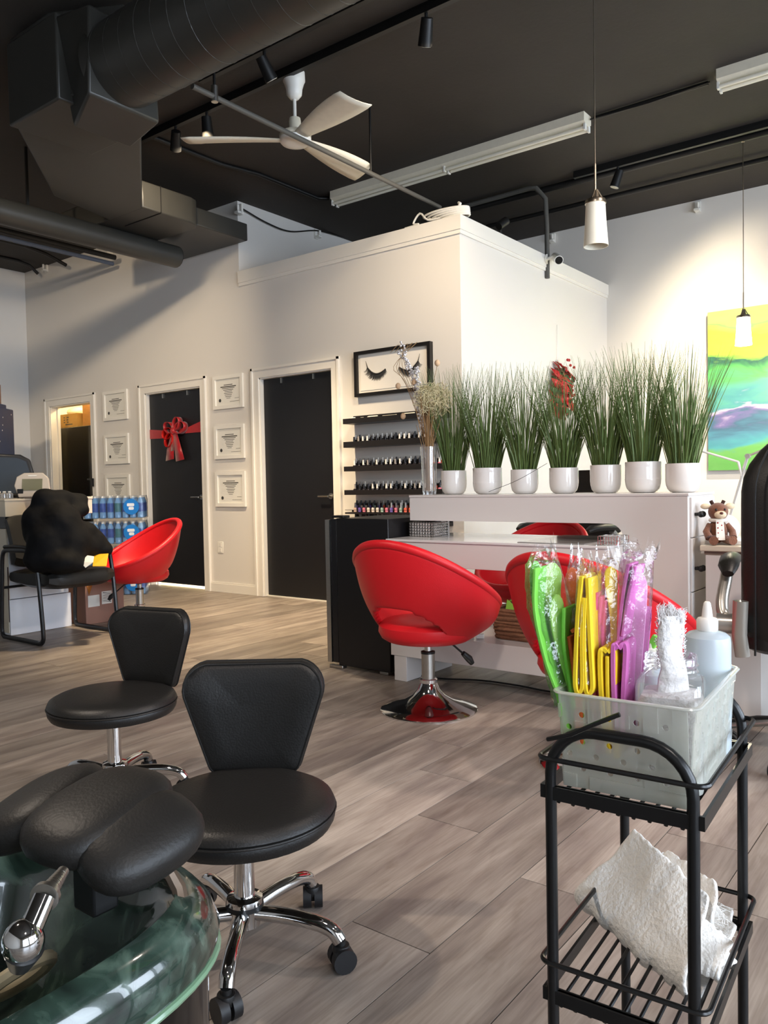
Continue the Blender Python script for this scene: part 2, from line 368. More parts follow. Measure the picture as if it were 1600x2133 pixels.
MB().rings([[(a, b_, 3.26 if b_ < 3 else 3.31) for a, b_ in PB], [(a, b_, 3.74) for a, b_ in PB]]).build('offset_duct', m_duct, t, world=True, bevel=.012)
MB().prism([(-6.7,4.02),(-5.5,4.02),(-5.5,4.52),(-5.53,4.6),(-5.6,4.65),(-6.7,4.65)], 'z', 3.32, 3.54).build('outlet_boot', m_duct, t, world=True, bevel=.012)
MB().bb(-6.6, -5.62, 4.65, 5.28, 3.36, 3.52).build('wall_sleeve', m_duct, t, world=True, bevel=.01)
for xx in (-5.52, -5.51):
    pass
MB().bb(-5.502, -5.494, 4.2, 4.206, 3.32, 3.54).bb(-6.0, -5.5, 4.2, 4.206, 3.314, 3.322).build('seam', m_black, t, world=True, smooth=False)
for hx in (1.2, -1.0, -3.2): 
    MB().bb(hx-.012, hx+.012, DY-.004, DY+.004, DZ+DR, ZC).build('hanger_strap', m_black, t, world=True, smooth=False)
def pipe(name, pts, r, lab, cat='pipe', m=None, n=12):
    o = thing(name, lab, cat, Vector(pts[0])); MB().tube(pts, r, n).build('pipe_run', m or m_black, o, world=True); return o
o = pipe('drain_pipe', [(-6.15, .2, 3.22), (-6.15, 4.86, 3.22)], .1, 'thick black pipe ending below the duct outlet', m=m_duct, n=20)
MB().cyl((-6.15, 4.86, 3.22), (-6.15, 4.87, 3.22), .096).build('end_cap', m_black, o, world=True)
for yy in (1.2, 3.4): MB().bb(-6.158, -6.142, yy, yy+.02, 3.31, ZC).build('hanger_strap', m_black, o, world=True, smooth=False)
o = pipe('sprinkler_pipe', [(-7.62, 1.0, 3.56), (-7.62, 5.2, 3.56)], .028, 'slim black pipe left of the thick drain pipe')
MB().bb(-7.625, -7.615, 3.0, 3.02, 3.58, ZC).build('hanger_strap', m_black, o, world=True, smooth=False)
o = pipe('water_pipe', [(-7.66, 1.0, 3.50), (-7.66, 5.2, 3.50)], .022, 'slim blue-grey pipe just under a black one', m=mat('blue_grey_pipe', '59657c', .45))
MB().bb(-7.665, -7.655, 2.6, 2.62, 3.51, ZC).build('hanger_strap', m_black, o, world=True, smooth=False)
pipe('conduit_pipe', [(-8.58, 1.2, 3.765), (-8.58, 4.7, 3.765), (-8.58, 4.95, 3.73), (-8.58, 5.2, 3.65)], .02, 'thin black conduit bending down near the left corner')
pipe('conduit_pipe', [(-9.2, 1.2, 3.765), (-9.2, 4.95, 3.765), (-9.2, 5.1, 3.74), (-9.2, 5.2, 3.66)], .018, 'shortest black conduit stub at the left corner')
pipe('conduit_pipe', [(-5.2, 3.2, 3.762), (-5.2, 4.6, 3.762), (-5.12, 4.95, 3.762), (-5.12, 5.72, 3.762), (-5.05, 5.8, 3.762)], .018, 'thin conduit curving to the left end of the long tube light')
pipe('conduit_pipe', [(-2.42, 5.82, 3.76), (-1.6, 5.82, 3.76)], .014, 'black conduit joining the two tube lights')
pipe('conduit_pipe', [(-2.44, 5.79, 3.745), (-2.0, 5.79, 3.735), (-1.58, 5.79, 3.75)], .006, 'thin black wire hanging beside the joining conduit')
pz = 3.30; pA = onz(590, 270, pz); px_ = pA.x
o = pipe('sprinkler_pipe', [(px_, 2.99, pz), (px_, 5.5, pz-.02)], .016, 'grey sprinkler branch pipe passing behind the fan', m=mat('grey_pipe', '55534e', .5))
for yy in (3.15, 4.6): MB().cyl((px_, yy, pz), (px_, yy, ZC), .008).build('hanger_rod', m_black, o, world=True)
MB().cyl((px_, 3.15, pz-.03), (px_, 3.15, pz+.06), .02).build('sprinkler_head', m_steel, o, world=True)
# conduit loop over the partition and down into it
q = onz(1100, 393, 3.74)
pipe('conduit_pipe', [onz(960, 432, 3.74), onz(1040, 410, 3.74), onz(1100, 393, 3.74), onz(1117, 392, 3.72), (q.x+.16, q.y+.03, 3.62), (q.x+.17, q.y+.03, 3.35), (q.x+.17, q.y+.03, BZ-.2)], .022, 'grey conduit looping down into the partition room', m=mat('grey_pipe'))
y1 = onz(1300, 352, 3.74).y
pipe('conduit_pipe', [(-4.6, y1, 3.74), (XR-.1, y1, 3.74)], .03, 'long black ceiling pipe in front of the far wall')
pipe('conduit_pipe', [(-4.6, y1+.55, 3.73), (XR-.1, y1+.55, 3.73)], .022, 'black ceiling pipe closest to the far wall')
# lighting track rails with black heads
def track(y, x0, x1, heads, lab, z=3.74):
    t = thing('light_track', lab, 'track light', ((x0+x1)/2, y, z))
    MB().bb(x0, x1, y-.018, y+.018, z-.02, z+.02).bb(x0, x1, y-.012, y+.012, z+.02, ZC).build('track_rail', m_black, t, world=True, smooth=False)
    for hx, tgt in heads:
        p = Vector((hx, y, z-.10)); d = (Vector(tgt)-p).normalized()
        h = MB().cyl(p-d*.05, p+d*.09, .034, .042, n=18).cyl((hx, y, z-.02), p, .01).build('lamp_head', m_black, t, world=True)
        MB().cyl(p+d*.0905, p+d*.0925, .036).build('lens', mat('lamp_lens', 'e8e2d0', .2), h, world=True)
    return t
WARM = (1.0, .72, .42)
m_white = mat('white_enamel', 'e9e6de', .35, var=.03)
m_ivory = mat('ivory_enamel', 'e2dac6', .45, var=.08, scale=25)
yr1 = onz(620, 67, 3.74).y; yr2 = onz(600, 152, 3.74).y
track(yr1, -4.2, 2.6, [(-3.6, (-3.4, 5.3, 1.2)), (.6, (-2.2, 3.0, .5))], 'black lighting track running beside the round duct')  # second head, out of view, is added to carry a fill spot
track(yr2, -5.3, 3.0, [(-4.85, (-6.9, 5.3, 1.2)), (-4.5, (-4.8, 4.5, 0)), (-2.6, (-4.0, 5.3, 1.0)), (.4, (-1.6, 3.4, .6))], 'black lighting track the ceiling fan hangs from')
track(6.75, -3.0, 3.0, [(-2.6, (-3.3, 6.6, 1.6)), (-1.35, (-1.5, 8.2, 2.0))], 'black lighting track above the far desks', z=3.74)
track(.3, -5.0, 2.5, [(-4.5, (-8.2, 5.3, 1.5)), (-3.1, (-1.6, 1.2, 0)), (-.3, (-1.4, 3.4, .8)), (1.4, (-.4, 1.4, .5))], 'added unseen black lighting track above the viewer')  # rail added out of view to carry lamps and fill spots
# ---- ceiling fan
FX, FY = onz(612, 150, ZC).x, onz(612, 150, ZC).y
fan = thing('ceiling_fan', 'white three-blade ceiling fan hanging from the dark ceiling', 'ceiling fan', (FX, FY, ZC))
HZ = 3.335
MB().lathe([(.055,-.001),(.072,-.004),(.074,-.06),(.066,-.075),(.055,-.11),(.05,-.15),(.03,-.175),(.012,-.18)], 28).build('canopy', m_white, fan)
MB().cyl((0,0,-.17), (0,0,-.37), .012).build('downrod', m_white, fan)
MB().lathe([(.02,-.30),(.037,-.302),(.04,-.32),(.04,-.37),(.032,-.385)], 24).build('motor_neck', m_ivory, fan)
MB().lathe([(.035,-.385),(.098,-.40),(.106,-.415),(.106,-.43)], 32).build('motor_housing', m_ivory, fan)
MB().lathe([(.100,-.432),(.106,-.436),(.104,-.452),(.09,-.468),(.05,-.476),(.002,-.478)], 32).build('motor_cap', m_white, fan)
hub = Vector((FX, FY, HZ))
for px, py in ((394, 284), (752, 212), (742, 362)):
    d = onz(px, py, HZ)-hub; a = atan2(d.y, d.x); L = .71
    M = Rz(a) @ Rx(radians(-13)); R = []
    for k in range(12):
        u = k/11; x = .09+u*(L-.09); w = .045+.062*sin(min(1, u*1.15)*pi/2); sk = -.02-.035*u
        if u > .92: w *= .93
        R.append([M @ Vector((x+.03*(s_ if u > .9 else 0), sk+s_*w, .012*(1-s_*s_)*-1-.02*u*u)) for s_ in (-1, -.5, 0, .5, 1)])
    mb = MB(); mb.rings(R, False, False, closed=False)
    b = mb.build('blade', m_ivory, fan, solid=.005); b.location = (0, 0, HZ-ZC)
    MB().tube([M @ Vector((.06,-.02,0)), M @ Vector((.2,-.03,.0))], .012, flat=.4).build('blade_iron', m_ivory, b)
# ---- tube lights
m_tube = mat('fluorescent_glass', 'e8e2d0', .25, var=.02)
def tube_light(x0, x1, lab):
    t = thing('tube_light', lab, 'tube light', ((x0+x1)/2, 5.765, ZC))
    MB().bb(x0, x1, 5.70, 5.83, 3.715, ZC).prism([(5.70, 3.715), (5.83, 3.715), (5.79, 3.69), (5.74, 3.69)], 'x', x0, x1).build('channel', m_ivory, t, world=True, smooth=False)
    xm = (x0+x1)/2
    for yy in (5.732, 5.798):
        for a, b_ in ((x0+.015, xm-.02), (xm+.02, x1-.015)): MB().cyl((a, yy, 3.673), (b_, yy, 3.673), .0145, n=14).build('tube', m_tube, t, world=True)
        for xx in (x0+.006, xm, x1-.006): MB().bb(xx-.007, xx+.007, yy-.016, yy+.016, 3.655, 3.70).build('lamp_holder', m_white, t, world=True, smooth=False)
    return t
tube_light(-4.95, -2.45, 'long white twin tube ceiling light near the fan'); tube_light(-1.515, 1.0, 'white twin tube ceiling light cut by the right edge')
# ---- pendants
m_nickel = mat('satin_nickel', 'b8ab98', .28, metal=1, var=.1)
def pendant(P, lab, lit):
    t = thing('pendant_lamp', lab, 'pendant lamp', P)
    MB().cyl((0,0,.30), (0,0,ZC-P[2]-.02), .0028, n=6).build('cord', m_nickel, t)
    MB().lathe([(.002,ZC-P[2]-.075),(.012,ZC-P[2]-.07),(.03,ZC-P[2]-.03),(.034,ZC-P[2]-.001)], 20).build('ceiling_canopy', m_nickel, t)
    MB().cyl((0,0,.17), (0,0,.30), .0055).lathe([(.008,.165),(.014,.15),(.022,.118)], 16).build('stem', m_nickel, t)
    for a in (.4, 2.5, 4.6): MB().tube([(.008*cos(a),.008*sin(a),.17), (.04*cos(a),.04*sin(a),.112)], .004).build('stem_strut', m_nickel, t)
    MB().lathe([(.001,.119),(.05,.118),(.053,.112),(.053,.098),(.049,.096)], 28).build('shade_holder', m_nickel, t)
    g = mat('lit_opal_glass', 'fff3da', .4, emit='fff0d2', es=9) if lit else mat('opal_glass', 'efe9d6', .35, sss=.2)
    MB().lathe([(.049,.1),(.054,.0),(.063,-.118),(.059,-.118),(.05,.0),(.045,.09)], 28, cap0=False, cap1=False).build('shade', g, t)
    return t
P1 = ond(1241, 465, 4.1); pendant(P1, 'unlit frosted glass pendant lamp hanging above the grass pots', False)
P2 = ond(1549, 688, 6.4); pendant(P2, 'lit white pendant lamp hanging in front of the painting', True)
light('pendant_bulb', 'POINT', P2+Vector((0,0,-.15)), 36, (1, .86, .66), shadow_soft_size=.05)
# ---- security camera, cable coil, wall brackets
P = onX(1134, 541, XB)
t = thing('security_camera', 'small white bullet security camera on the partition top', 'camera', P)
MB().cyl((.023,0,0), (.033,0,0), .045, n=24).build('mount_plate', m_white, t)
MB().tube([(.03,0,0), (.08,.0,.01), (.10,.02,.0)], .016).build('arm', m_white, t)
d = (ond(1166, 552, 6.3)-ond(1148, 535, 6.6)).normalized(); c0 = Vector((.11,.02,-.0))
MB().cyl(c0-d*.05, c0+d*.11, .04, n=24).build('housing', m_white, t)
MB().cyl(c0+d*.111, c0+d*.113, .034, n=24).build('lens', mat('camera_glass', '161616', .1), t)
t = thing('cable_coil', 'coiled white cable lying on the partition corner', 'cable', (XB-.08, YA+.06, BZ+.005))
mb = MB()
for k in range(5):
    r = .09+.012*k; mb.tube([(r*1.5*cos(a)-.02*k, r*.6*sin(a), .012+.014*k) for a in [2*pi*i/28 for i in range(28)]], .008, 6, closed=True)
mb.build('cable_loops', m_white, t); MB().tube(bez([(-.1,-.05,.02), (-.22,-.05,.03), (-.3,-.04,.1), (-.36,-.05,.03), (-.3,-.06,.01), (-.45,-.04,.012)]), .008, 6).build('loose_end', m_white, t)
MB().tube([(.03,0,.05), (.04,.02,.12), (.02,.03,.13)], .012).build('plug', m_white, t)
t = thing('pole_light', 'short black spotlight standing on the partition top', 'spotlight', (XB-.06, YA+.75, BZ+.005))
MB().cyl((0,0,0), (0,0,.10), .012).build('post', m_black, t); MB().cyl((0,-.03,.1), (.03,.05,.16), .035).build('head', m_black, t)
def bracket(P, n, lab):
    """small white wall bracket, n = outward normal ('-y' or '+x')"""
    t = thing('wall_bracket', lab, 'bracket', P, 0 if n == '-y' else pi/2)
    MB().box((0,-.012,0), (.05,.022,.10)).build('back_plate', m_white, t, smooth=False)
    MB().box((0,-.045,-.035), (.05,.05,.02)).build('foot', m_white, t, smooth=False)
    MB().cyl((.012,-.055,-.02), (.012,-.055,.03), .012).build('knob', m_white, t)
bracket(onY(1455, 432, YB), '-y', 'white bracket high on the far wall right of the pendant'); bracket(onY(1153, 497, YB), '-y', 'white bracket high on the far wall above the camera')
bracket(onX(657, 488, XI), '+x', 'white bracket on the inner wall where the wire sags'); bracket(onY(500, 434, YA)+Vector((.02,-.0,-.02)), '-y', 'white bracket at the inner wall corner')
bracket(onY(98, 558, YA), '-y', 'white bracket near the left ceiling corner')
bracket(onY(232, 522, YA), '-y', 'white bracket beside the thick pipe end')
A, B = onX(500, 436, XI)+Vector((.03,0,0)), onX(660, 482, XI)+Vector((.03,0,0)); Cc = onX(725, 499, XI)+Vector((.03,0,0))
t = thing('hanging_wire', 'black wire sagging along the white inner wall', 'wire', A)
MB().tube(bez([A, A.lerp(B,.3)+Vector((0,0,-.07)), A.lerp(B,.6)+Vector((0,0,-.09)), B, Cc], 30), .007, 6).build('wire_run', m_black, t, world=True)
# ================================================================== on the walls
m_paper = mat('certificate_paper', 'e4e2da', .7, var=.03); m_ink = mat('grey_print', '55534f', .8); m_silver = mat('silver_frame', 'd6d2c8', .35, metal=.3)
def certificate(x0, x1, z0, z1, lab):
    w, h = x1-x0, z1-z0
    t = thing('framed_certificate', lab, 'certificate', ((x0+x1)/2, YA-.002, z0), 0, 'framed certificates between the doors')
    b = .035; f = MB()
    f.bb(-w/2,w/2,-.022,0,0,b).bb(-w/2,w/2,-.022,0,h-b,h).bb(-w/2,-w/2+b,-.022,0,b,h-b).bb(w/2-b,w/2,-.022,0,b,h-b)
    f.build('frame', m_white, t, smooth=False)
    MB().bb(-w/2+b,w/2-b,-.008,0,b,h-b).build('sheet', m_paper, t, smooth=False)
    p = MB(); iw = w-2*b; zt = h-b-.055
    for k, (ww, hh) in enumerate(((.35,.007),(.62,.010),(.5,.006),(.4,.006),(.3,.005),(.34,.005),(.28,.005),(.24,.005),(.16,.004))):
        p.bb(-iw*ww/2, iw*ww/2, -.0088, -.0078, zt-hh, zt); zt -= .0165
    p.bb(.02, iw*.42, -.0088, -.0078, b+.03, b+.033).bb(.09, iw*.42, -.0088, -.0078, b+.06, b+.063)
    p.build('printed_text', m_ink, t, smooth=False)
    MB().cyl((-iw*.34,-.0078,b+.05), (-iw*.34,-.0095,b+.05), .017).build('seal', mat('dark_seal', '3a3a3a', .6), t)
    return t
for i, (zz0, zz1, w1, w2) in enumerate(((1.815, 2.14, 'top', 'top'), (1.325, 1.655, 'middle', 'middle'), (.855, 1.2, 'lowest', 'lowest'))):
    certificate(-6.185, -5.755, zz0, zz1, '%s white framed certificate between the two closed black doors' % w1)
    certificate(-8.07, -7.615, zz0+.005, zz1+.01, '%s white framed certificate between the storage doorway and bow door' % w2)
t = thing('wall_outlet', 'small white wall outlet below the certificates', 'outlet', (-6.15, YA-.001, .39))
MB().bb(-.04,.04,-.006,0,0,.115).build('cover_plate', m_white, t, bevel=.003); MB().bb(-.017,.017,-.009,-.006,.012,.05).bb(-.017,.017,-.009,-.006,.065,.103).build('socket', m_trim, t, smooth=False)
# eyelash art
x0, x1, z0, z1 = -4.345, -3.565, 1.79, 2.17; w, h = x1-x0, z1-z0
t = thing('framed_picture', 'black framed picture of closed eyelashes', 'picture', ((x0+x1)/2, YA-.002, z0))
b = .028; MB().bb(-w/2,w/2,-.045,0,0,b).bb(-w/2,w/2,-.045,0,h-b,h).bb(-w/2,-w/2+b,-.045,0,b,h-b).bb(w/2-b,w/2,-.045,0,b,h-b).build('frame', mat('black_frame', '191614', .35), t, smooth=False)
MB().bb(-w/2+b,w/2-b,-.016,0,b,h-b).build('mat_board', mat('picture_board', 'ece6da', .6, var=.02), t, smooth=False)
b2 = .05; MB().bb(-w/2+b2,w/2-b2,-.02,-.016,b2,h-b2).build('print_sheet', mat('picture_sheet', 'efeae0', .6, var=.02), t, smooth=False)
m_lash = mat('eyelash_ink', '2b2a29', .8)
for s in (-1, 1):
    mb = MB(); cx, cz = s*.165, h*.50
    arc = lambda u: (cx+s*(-.095+.19*u), cz+.02-.055*sin(u*pi*.75)+.07*u*u)      # u: inner corner to outer corner
    for k in range(40):
        u = k/39; ax, az = arc(u); ln = .035+.05*u*(1.15-u)*2+random.uniform(-.006,.01)
        dx = s*(-.012+.045*u); kx = s*.012*(u-.3)
        mb.tube([(ax,-.0215,az), (ax+dx*.5,-.0215,az-ln*.55), (ax+dx+kx,-.0215,az-ln*(.95-.25*u))], [.0034,.0024,.0006], 4)
    mb.tube([(arc(u/14)[0],-.0215,arc(u/14)[1]) for u in range(15)], [.004+.004*sin(pi*u/14) for u in range(15)], 5)
    e = arc(1); mb.tube([(e[0],-.0215,e[1]), (e[0]+s*.018,-.0215,e[1]+.055)], [.005,.001], 4)
    mb.build('eyelash', m_lash, t)
# ---- polish shelves: picture ledges with nail polish bottles
m_ledge = mat('black_ledge', '1b191a', .4, var=.1); SX0, SX1, SY = -4.39, -3.40, 5.17
caps = [mat('white_cap', 'ebe6dd', .3), mat('black_cap', '17151a', .3), mat('grey_cap', '9b938c', .35)]
cols = {k: mat('polish_'+k, c, .12, coat=.6) for k, c in dict(cream='e3d2c4', pink='d9788a', coral='e0654a', violet='6d5aa6', mint='9fb9a8', red='a92b38', nude='c9a894', dark='1d191c').items()}
def zfront(z): return CAM_H+(z-CAM_H)*SY/YA
mb_b = MB().lathe([(.0125,0),(.015,.002),(.015,.03),(.012,.037),(.006,.04)], 10)
mb_c = MB().lathe([(.0085,.0),(.0088,.004),(.0065,.040),(.004,.042)], 10)
_b = mb_b.build('bottle_proto', cols['dark']); _c = mb_c.build('cap_proto', caps[0])
mesh_b, mesh_c = _b.data, _c.data
for q in (_b, _c): bpy.data.objects.remove(q)
bm_c, cm_c = {}, {}
def variant(me, m, cache):
    if m.name not in cache:
        d = me.copy(); d.materials.clear(); d.materials.append(m); cache[m.name] = d
    return cache[m.name]
ORD = 'first second third fourth fifth sixth seventh eighth ninth tenth eleventh twelfth thirteenth fourteenth fifteenth sixteenth seventeenth eighteenth nineteenth'.split()
rows = ('top', 'second', 'third', 'fourth', 'fifth', 'lowest')
for i, (zt, zb) in enumerate(((1.618,1.573),(1.419,1.369),(1.206,1.164),(1.002,.96),(.81,.797),(.74,.70))):
    zt, zb = zfront(zt), zfront(zb); low = i >= 4
    t = thing('polish_shelf', '%s black polish ledge on the partition wall' % rows[i], 'shelf', ((SX0+SX1)/2, YA-.001, zb), 0, 'black polish ledges')
    hw = (SX1-SX0)/2; hh = zt-zb
    MB().bb(-hw,hw,SY-YA,0,0,.012).build('shelf_board', m_ledge, t, smooth=False)
    if not low: MB().bb(-hw,hw,SY-YA-.010,SY-YA,0,hh).build('front_lip', m_ledge, t, smooth=False)
    else: MB().bb(-hw,hw,SY-YA-.006,SY-YA,.030,.034).bb(-hw,hw,SY-YA-.006,SY-YA,-.002,.012).build('front_lip', m_ledge, t, smooth=False)
    MB().bb(-hw,hw,-.012,0,.012,.085 if i else .075).build('back_strip', m_ledge, t, smooth=False)
    if i == 0:
        for k, (xx, ww) in enumerate(((-4.33,.05),(-4.24,.045),(-4.12,.11),(-3.95,.16),(-3.75,.12),(-3.58,.1))):
            o = tag(MB().prism(rrect(ww, .03, .012, 4), 'z', 0, .006 if k % 2 else .012).build('nail_tip_display', mat('pearl_plastic', 'efe6d6', .3)), '%s pale nail tip display on the top ledge' % ('first second third fourth fifth sixth'.split()[k]), 'display', 'pale displays on the top ledge')
            o.location = (xx, YA-.085, zb+.04); o.rotation_euler.x = radians(35)
            # raised riser the displays lean on
        MB().bb(-hw,hw,-.12,-.012,.012,.032).build('riser', m_ledge, t, smooth=False)
        continue
    zbase = zb+.0125
    for rr, yy, up in ((0, YA-.035, .018), (1, YA-.085, 0)):
        if rr == 0: MB().bb(-hw,hw,yy-YA-.02,-.012,.012,.012+up).build('riser', m_ledge, t, smooth=False)
        n = 19
        for k in range(n):
            xx = SX0+.04+(SX1-SX0-.08)*(k+.5*rr)/n
            ck = random.choices((0,1,2), (.5,.35,.15) if i < 4 else (.3,.5,.2))[0]
            bk = 'dark' if (i < 4 and xx < -3.6) else random.choice(['cream','pink','coral','violet','mint','red','nude','cream'])
            bo = bpy.data.objects.new('polish_bottle', variant(mesh_b, cols[bk], bm_c)); C.objects.link(bo)
            bo.location = (xx, yy, zbase+(up if rr == 0 else 0)+.0005)
            tag(bo, '%s from left in the %s row of the %s ledge, %s polish with %s cap' % (ORD[k], 'back front'.split()[rr], rows[i], bk, ['white','black','grey'][ck]), 'nail polish', 'nail polish bottles on the black ledges')
            co = bpy.data.objects.new('cap', variant(mesh_c, caps[ck], cm_c)); C.objects.link(co); co.parent = bo; co.location = (0,0,.037)
# ---- red bow on the door
m_bow = mat('red_ribbon', 'a3141c', .35, var=.25, scale=40, sheen=.3); m_glit = mat('red_glitter', 'd01c16', .25, metal=.5, var=.6, scale=160, bump=.6, bscale=300)
Pb = onY(370, 900, YA+.04); t = thing('red_bow', 'red glitter ribbon bow tied across the black door', 'bow', (Pb.x, YA+.038, Pb.z))
xl, xr_ = D2[0]+.016-Pb.x, D2[1]-.016-Pb.x
MB().rings([[(xl,-.003,-.05),(xl,-.003,.05),(xl,-.001,.05),(xl,-.001,-.05)],[(-.22,-.004,-.055),(-.22,-.004,.03),(-.22,-.001,.03),(-.22,-.001,-.055)],[(0,-.006,-.02),(0,-.006,.03),(0,-.001,.03),(0,-.001,-.02)],[(.18,-.004,-.02),(.18,-.004,.04),(.18,-.001,.04),(.18,-.001,-.02)],[(xr_,-.003,-.02),(xr_,-.003,.10),(xr_,-.001,.10),(xr_,-.001,-.02)]]).build('door_ribbon', m_bow, t, smooth=False)
def loop(cx, cz, rx, rz_, ang, m, nm):
    mb = MB(); R = []
    for k in range(17):
        a = pi+2*pi*k/16; x = rx*(1+cos(a)); z = rz_*sin(a)
        R.append([Vector((cx,-.03,cz))+Ry(-ang) @ Vector((x, yy, z)) for yy in (-.035, .025)])
    return mb.rings(R, False, False, closed=False).build(nm, m, t, solid=.003)
loop(-.02, .01, .085, .06, pi+.25, m_glit, 'bow_loop'); loop(-.02, .01, .075, .055, pi-.55, m_bow, 'bow_loop'); loop(.02, .01, .085, .06, .35, m_bow, 'bow_loop'); loop(.02, .02, .07, .05, 1.2, m_bow, 'bow_loop'); loop(-.03,-.02,.08,.06,pi+.9,m_glit,'bow_loop')
MB().ball((0,-.05,.01), (.03,.03,.035)).build('knot', m_bow, t)
for s, L in ((-.07, .30), (.06, .31), (.0, .2)):
    MB().rings([[(s*.2-.02,-.045,0),(s*.2+.03,-.045,0)],[(s-.05,-.05,-L*.6),(s+.05,-.04,-L*.6)],[(s*1.3-.06,-.045,-L),(s*1.3+.07,-.04,-L+.02)]], False, False, closed=False).build('ribbon_tail', m_bow, t, solid=.003)
# ---- wreath on the partition side
Pw = onX(1160, 815, XB); t = thing('christmas_wreath', 'red poinsettia wreath hanging on the partition side', 'wreath', (XB+.03, Pw.y, Pw.z))
mb1, mb2, mb3 = MB(), MB(), MB()
for k in range(84):
    a = 2*pi*k/84*2+random.uniform(-.1,.1); r = .13+random.uniform(-.07,.05); c = Vector((random.uniform(.0,.09), r*cos(a), r*1.35*sin(a)))
    n = Vector((1.2, cos(a)*.8+random.uniform(-.7,.7), sin(a)*.8+random.uniform(-.7,.7))).normalized(); u = n.cross(Vector((random.random(),random.random(),1))).normalized(); v = n.cross(u); q = random.uniform(.06,.11)
    (mb1 if k % 3 else mb2).add([c-u*q, c+v*q*.38+n*.015, c+u*q, c-v*q*.38+n*.015], [(0,1,2,3)])
for k in range(16): mb3.ball((.09, random.uniform(-.16,.16), random.uniform(-.05,.3)), .014, 8, 6)
mb1.build('poinsettia_leaves', mat('poinsettia_red', 'b3242a', .5, var=.3), t, solid=.002); mb2.build('green_leaves', mat('wreath_green', '3f5b3a', .6, var=.3), t, solid=.002); mb3.build('red_berries', m_bow, t)['kind'] = 'stuff'
MB().tube([(.02,.14*cos(a),.19*sin(a)) for a in [2*pi*i/32 for i in range(32)]], .022, 8, closed=True).build('twig_ring', mat('twig', '4a3423', .8), t)
MB().tube([(-.02,0,.23), (-.02,0,.62)], .002, 5).build('hanging_wire', m_steel, t)
# ---- painting
def painting_material():
    m = bpy.data.materials.new('abstract_canvas'); m.use_nodes = True; N, Lk = m.node_tree.nodes, m.node_tree.links; b = N['Principled BSDF']; b.inputs['Roughness'].default_value = .35
    tc = N.new('ShaderNodeTexCoord'); mp = N.new('ShaderNodeMapping'); mp.inputs['Scale'].default_value = (.55, 1, 1.6); Lk.new(tc.outputs['Object'], mp.inputs[0])
    n = N.new('ShaderNodeTexNoise'); n.inputs['Scale'].default_value = 3.2; n.inputs['Detail'].default_value = 5; n.inputs['Distortion'].default_value = .8; Lk.new(mp.outputs[0], n.inputs['Vector'])
    sp = N.new('ShaderNodeSeparateXYZ'); Lk.new(tc.outputs['Object'], sp.inputs[0])
    ma = N.new('ShaderNodeMath'); ma.operation = 'MULTIPLY_ADD'; ma.inputs[1].default_value = .62; Lk.new(sp.outputs['Z'], ma.inputs[0])
    m2 = N.new('ShaderNodeMath'); m2.operation = 'MULTIPLY_ADD'; m2.inputs[1].default_value = .42; m2.inputs[2].default_value = -.2; Lk.new(n.outputs[0], m2.inputs[0]); Lk.new(m2.outputs[0], ma.inputs[2])
    r = N.new('ShaderNodeValToRGB'); Lk.new(ma.outputs[0], r.inputs[0]); e = r.color_ramp.elements
    e[0].position = 0; e[0].color = lin('5f9f52'); e[1].position = 1; e[1].color = lin('d8d272')
    for p, c in ((.10,'6aa65c'),(.16,'4f97a0'),(.24,'4f8398'),(.30,'46657c'),(.34,'6d6694'),(.37,'b9adc2'),(.41,'4d8c92'),(.50,'5a9f88'),(.60,'58a85a'),(.66,'2f5a52'),(.68,'7fb84a'),(.80,'c9d24a'),(.88,'7fb86a')):
        q = e.new(p); q.color = lin(c)
    n3 = N.new('ShaderNodeTexNoise'); n3.inputs['Scale'].default_value = 14; n3.inputs['Detail'].default_value = 6; Lk.new(mp.outputs[0], n3.inputs['Vector'])
    mx = N.new('ShaderNodeMix'); mx.data_type = 'RGBA'; mx.blend_type = 'OVERLAY'; mx.inputs[0].default_value = .12; Lk.new(r.outputs[0], mx.inputs[6]); Lk.new(n3.outputs[0], mx.inputs[7]); Lk.new(mx.outputs[2], b.inputs['Base Color'])
    return m
t = thing('abstract_painting', 'large green and teal abstract canvas painting on the far wall', 'painting', (-1.62, YB-.002, 1.12))
MB().bb(-.64,.64,-.05,-.045,0,1.54).build('canvas', painting_material(), t, smooth=False)
MB().bb(-.64,.64,-.045,0,0,1.54).build('stretcher', mat('canvas_edge', 'b9b5ae', .7), t, smooth=False)
# ================================================================== manicure corner
m_lam = mat('white_laminate', 'd9d3ce', .22, var=.02, scale=2, spec=.55); m_lamd = mat('desk_edge_band', 'cbbfb4', .4)
m_chrome = mat('chrome', 'd8d8d8', .06, metal=1, var=.02)
# ---- black fridge
t = thing('bar_fridge', 'black bar fridge with a silver door edge beside the desk', 'fridge', (-2.84, 3.7, 0))
m_fr = mat('black_fridge_enamel', '111012', .33, var=.1, bump=.03, bscale=200)
MB().bb(-2.985, -2.615, 3.43, 3.93, .02, .86).build('body', m_fr, t, world=True, bevel=.004)
d = MB().bb(-3.035, -2.99, 3.435, 3.93, .03, .855).build('door', mat('fridge_door', '17171a', .25), t, world=True, bevel=.003)
MB().bb(-3.068, -3.037, 3.428, 3.46, .03, .85).build('door_edge', m_steel, d, world=True, smooth=False)
MB().bb(-3.03, -2.94, 3.44, 3.5, .861, .875).build('hinge_cap', m_black, t, world=True, bevel=.003)
MB().bb(-3.05, -2.95, 3.42, 3.46, .0005, .02).bb(-2.7, -2.64, 3.44, 3.9, .0005, .02).build('foot', m_steel, t, world=True, bevel=.004)
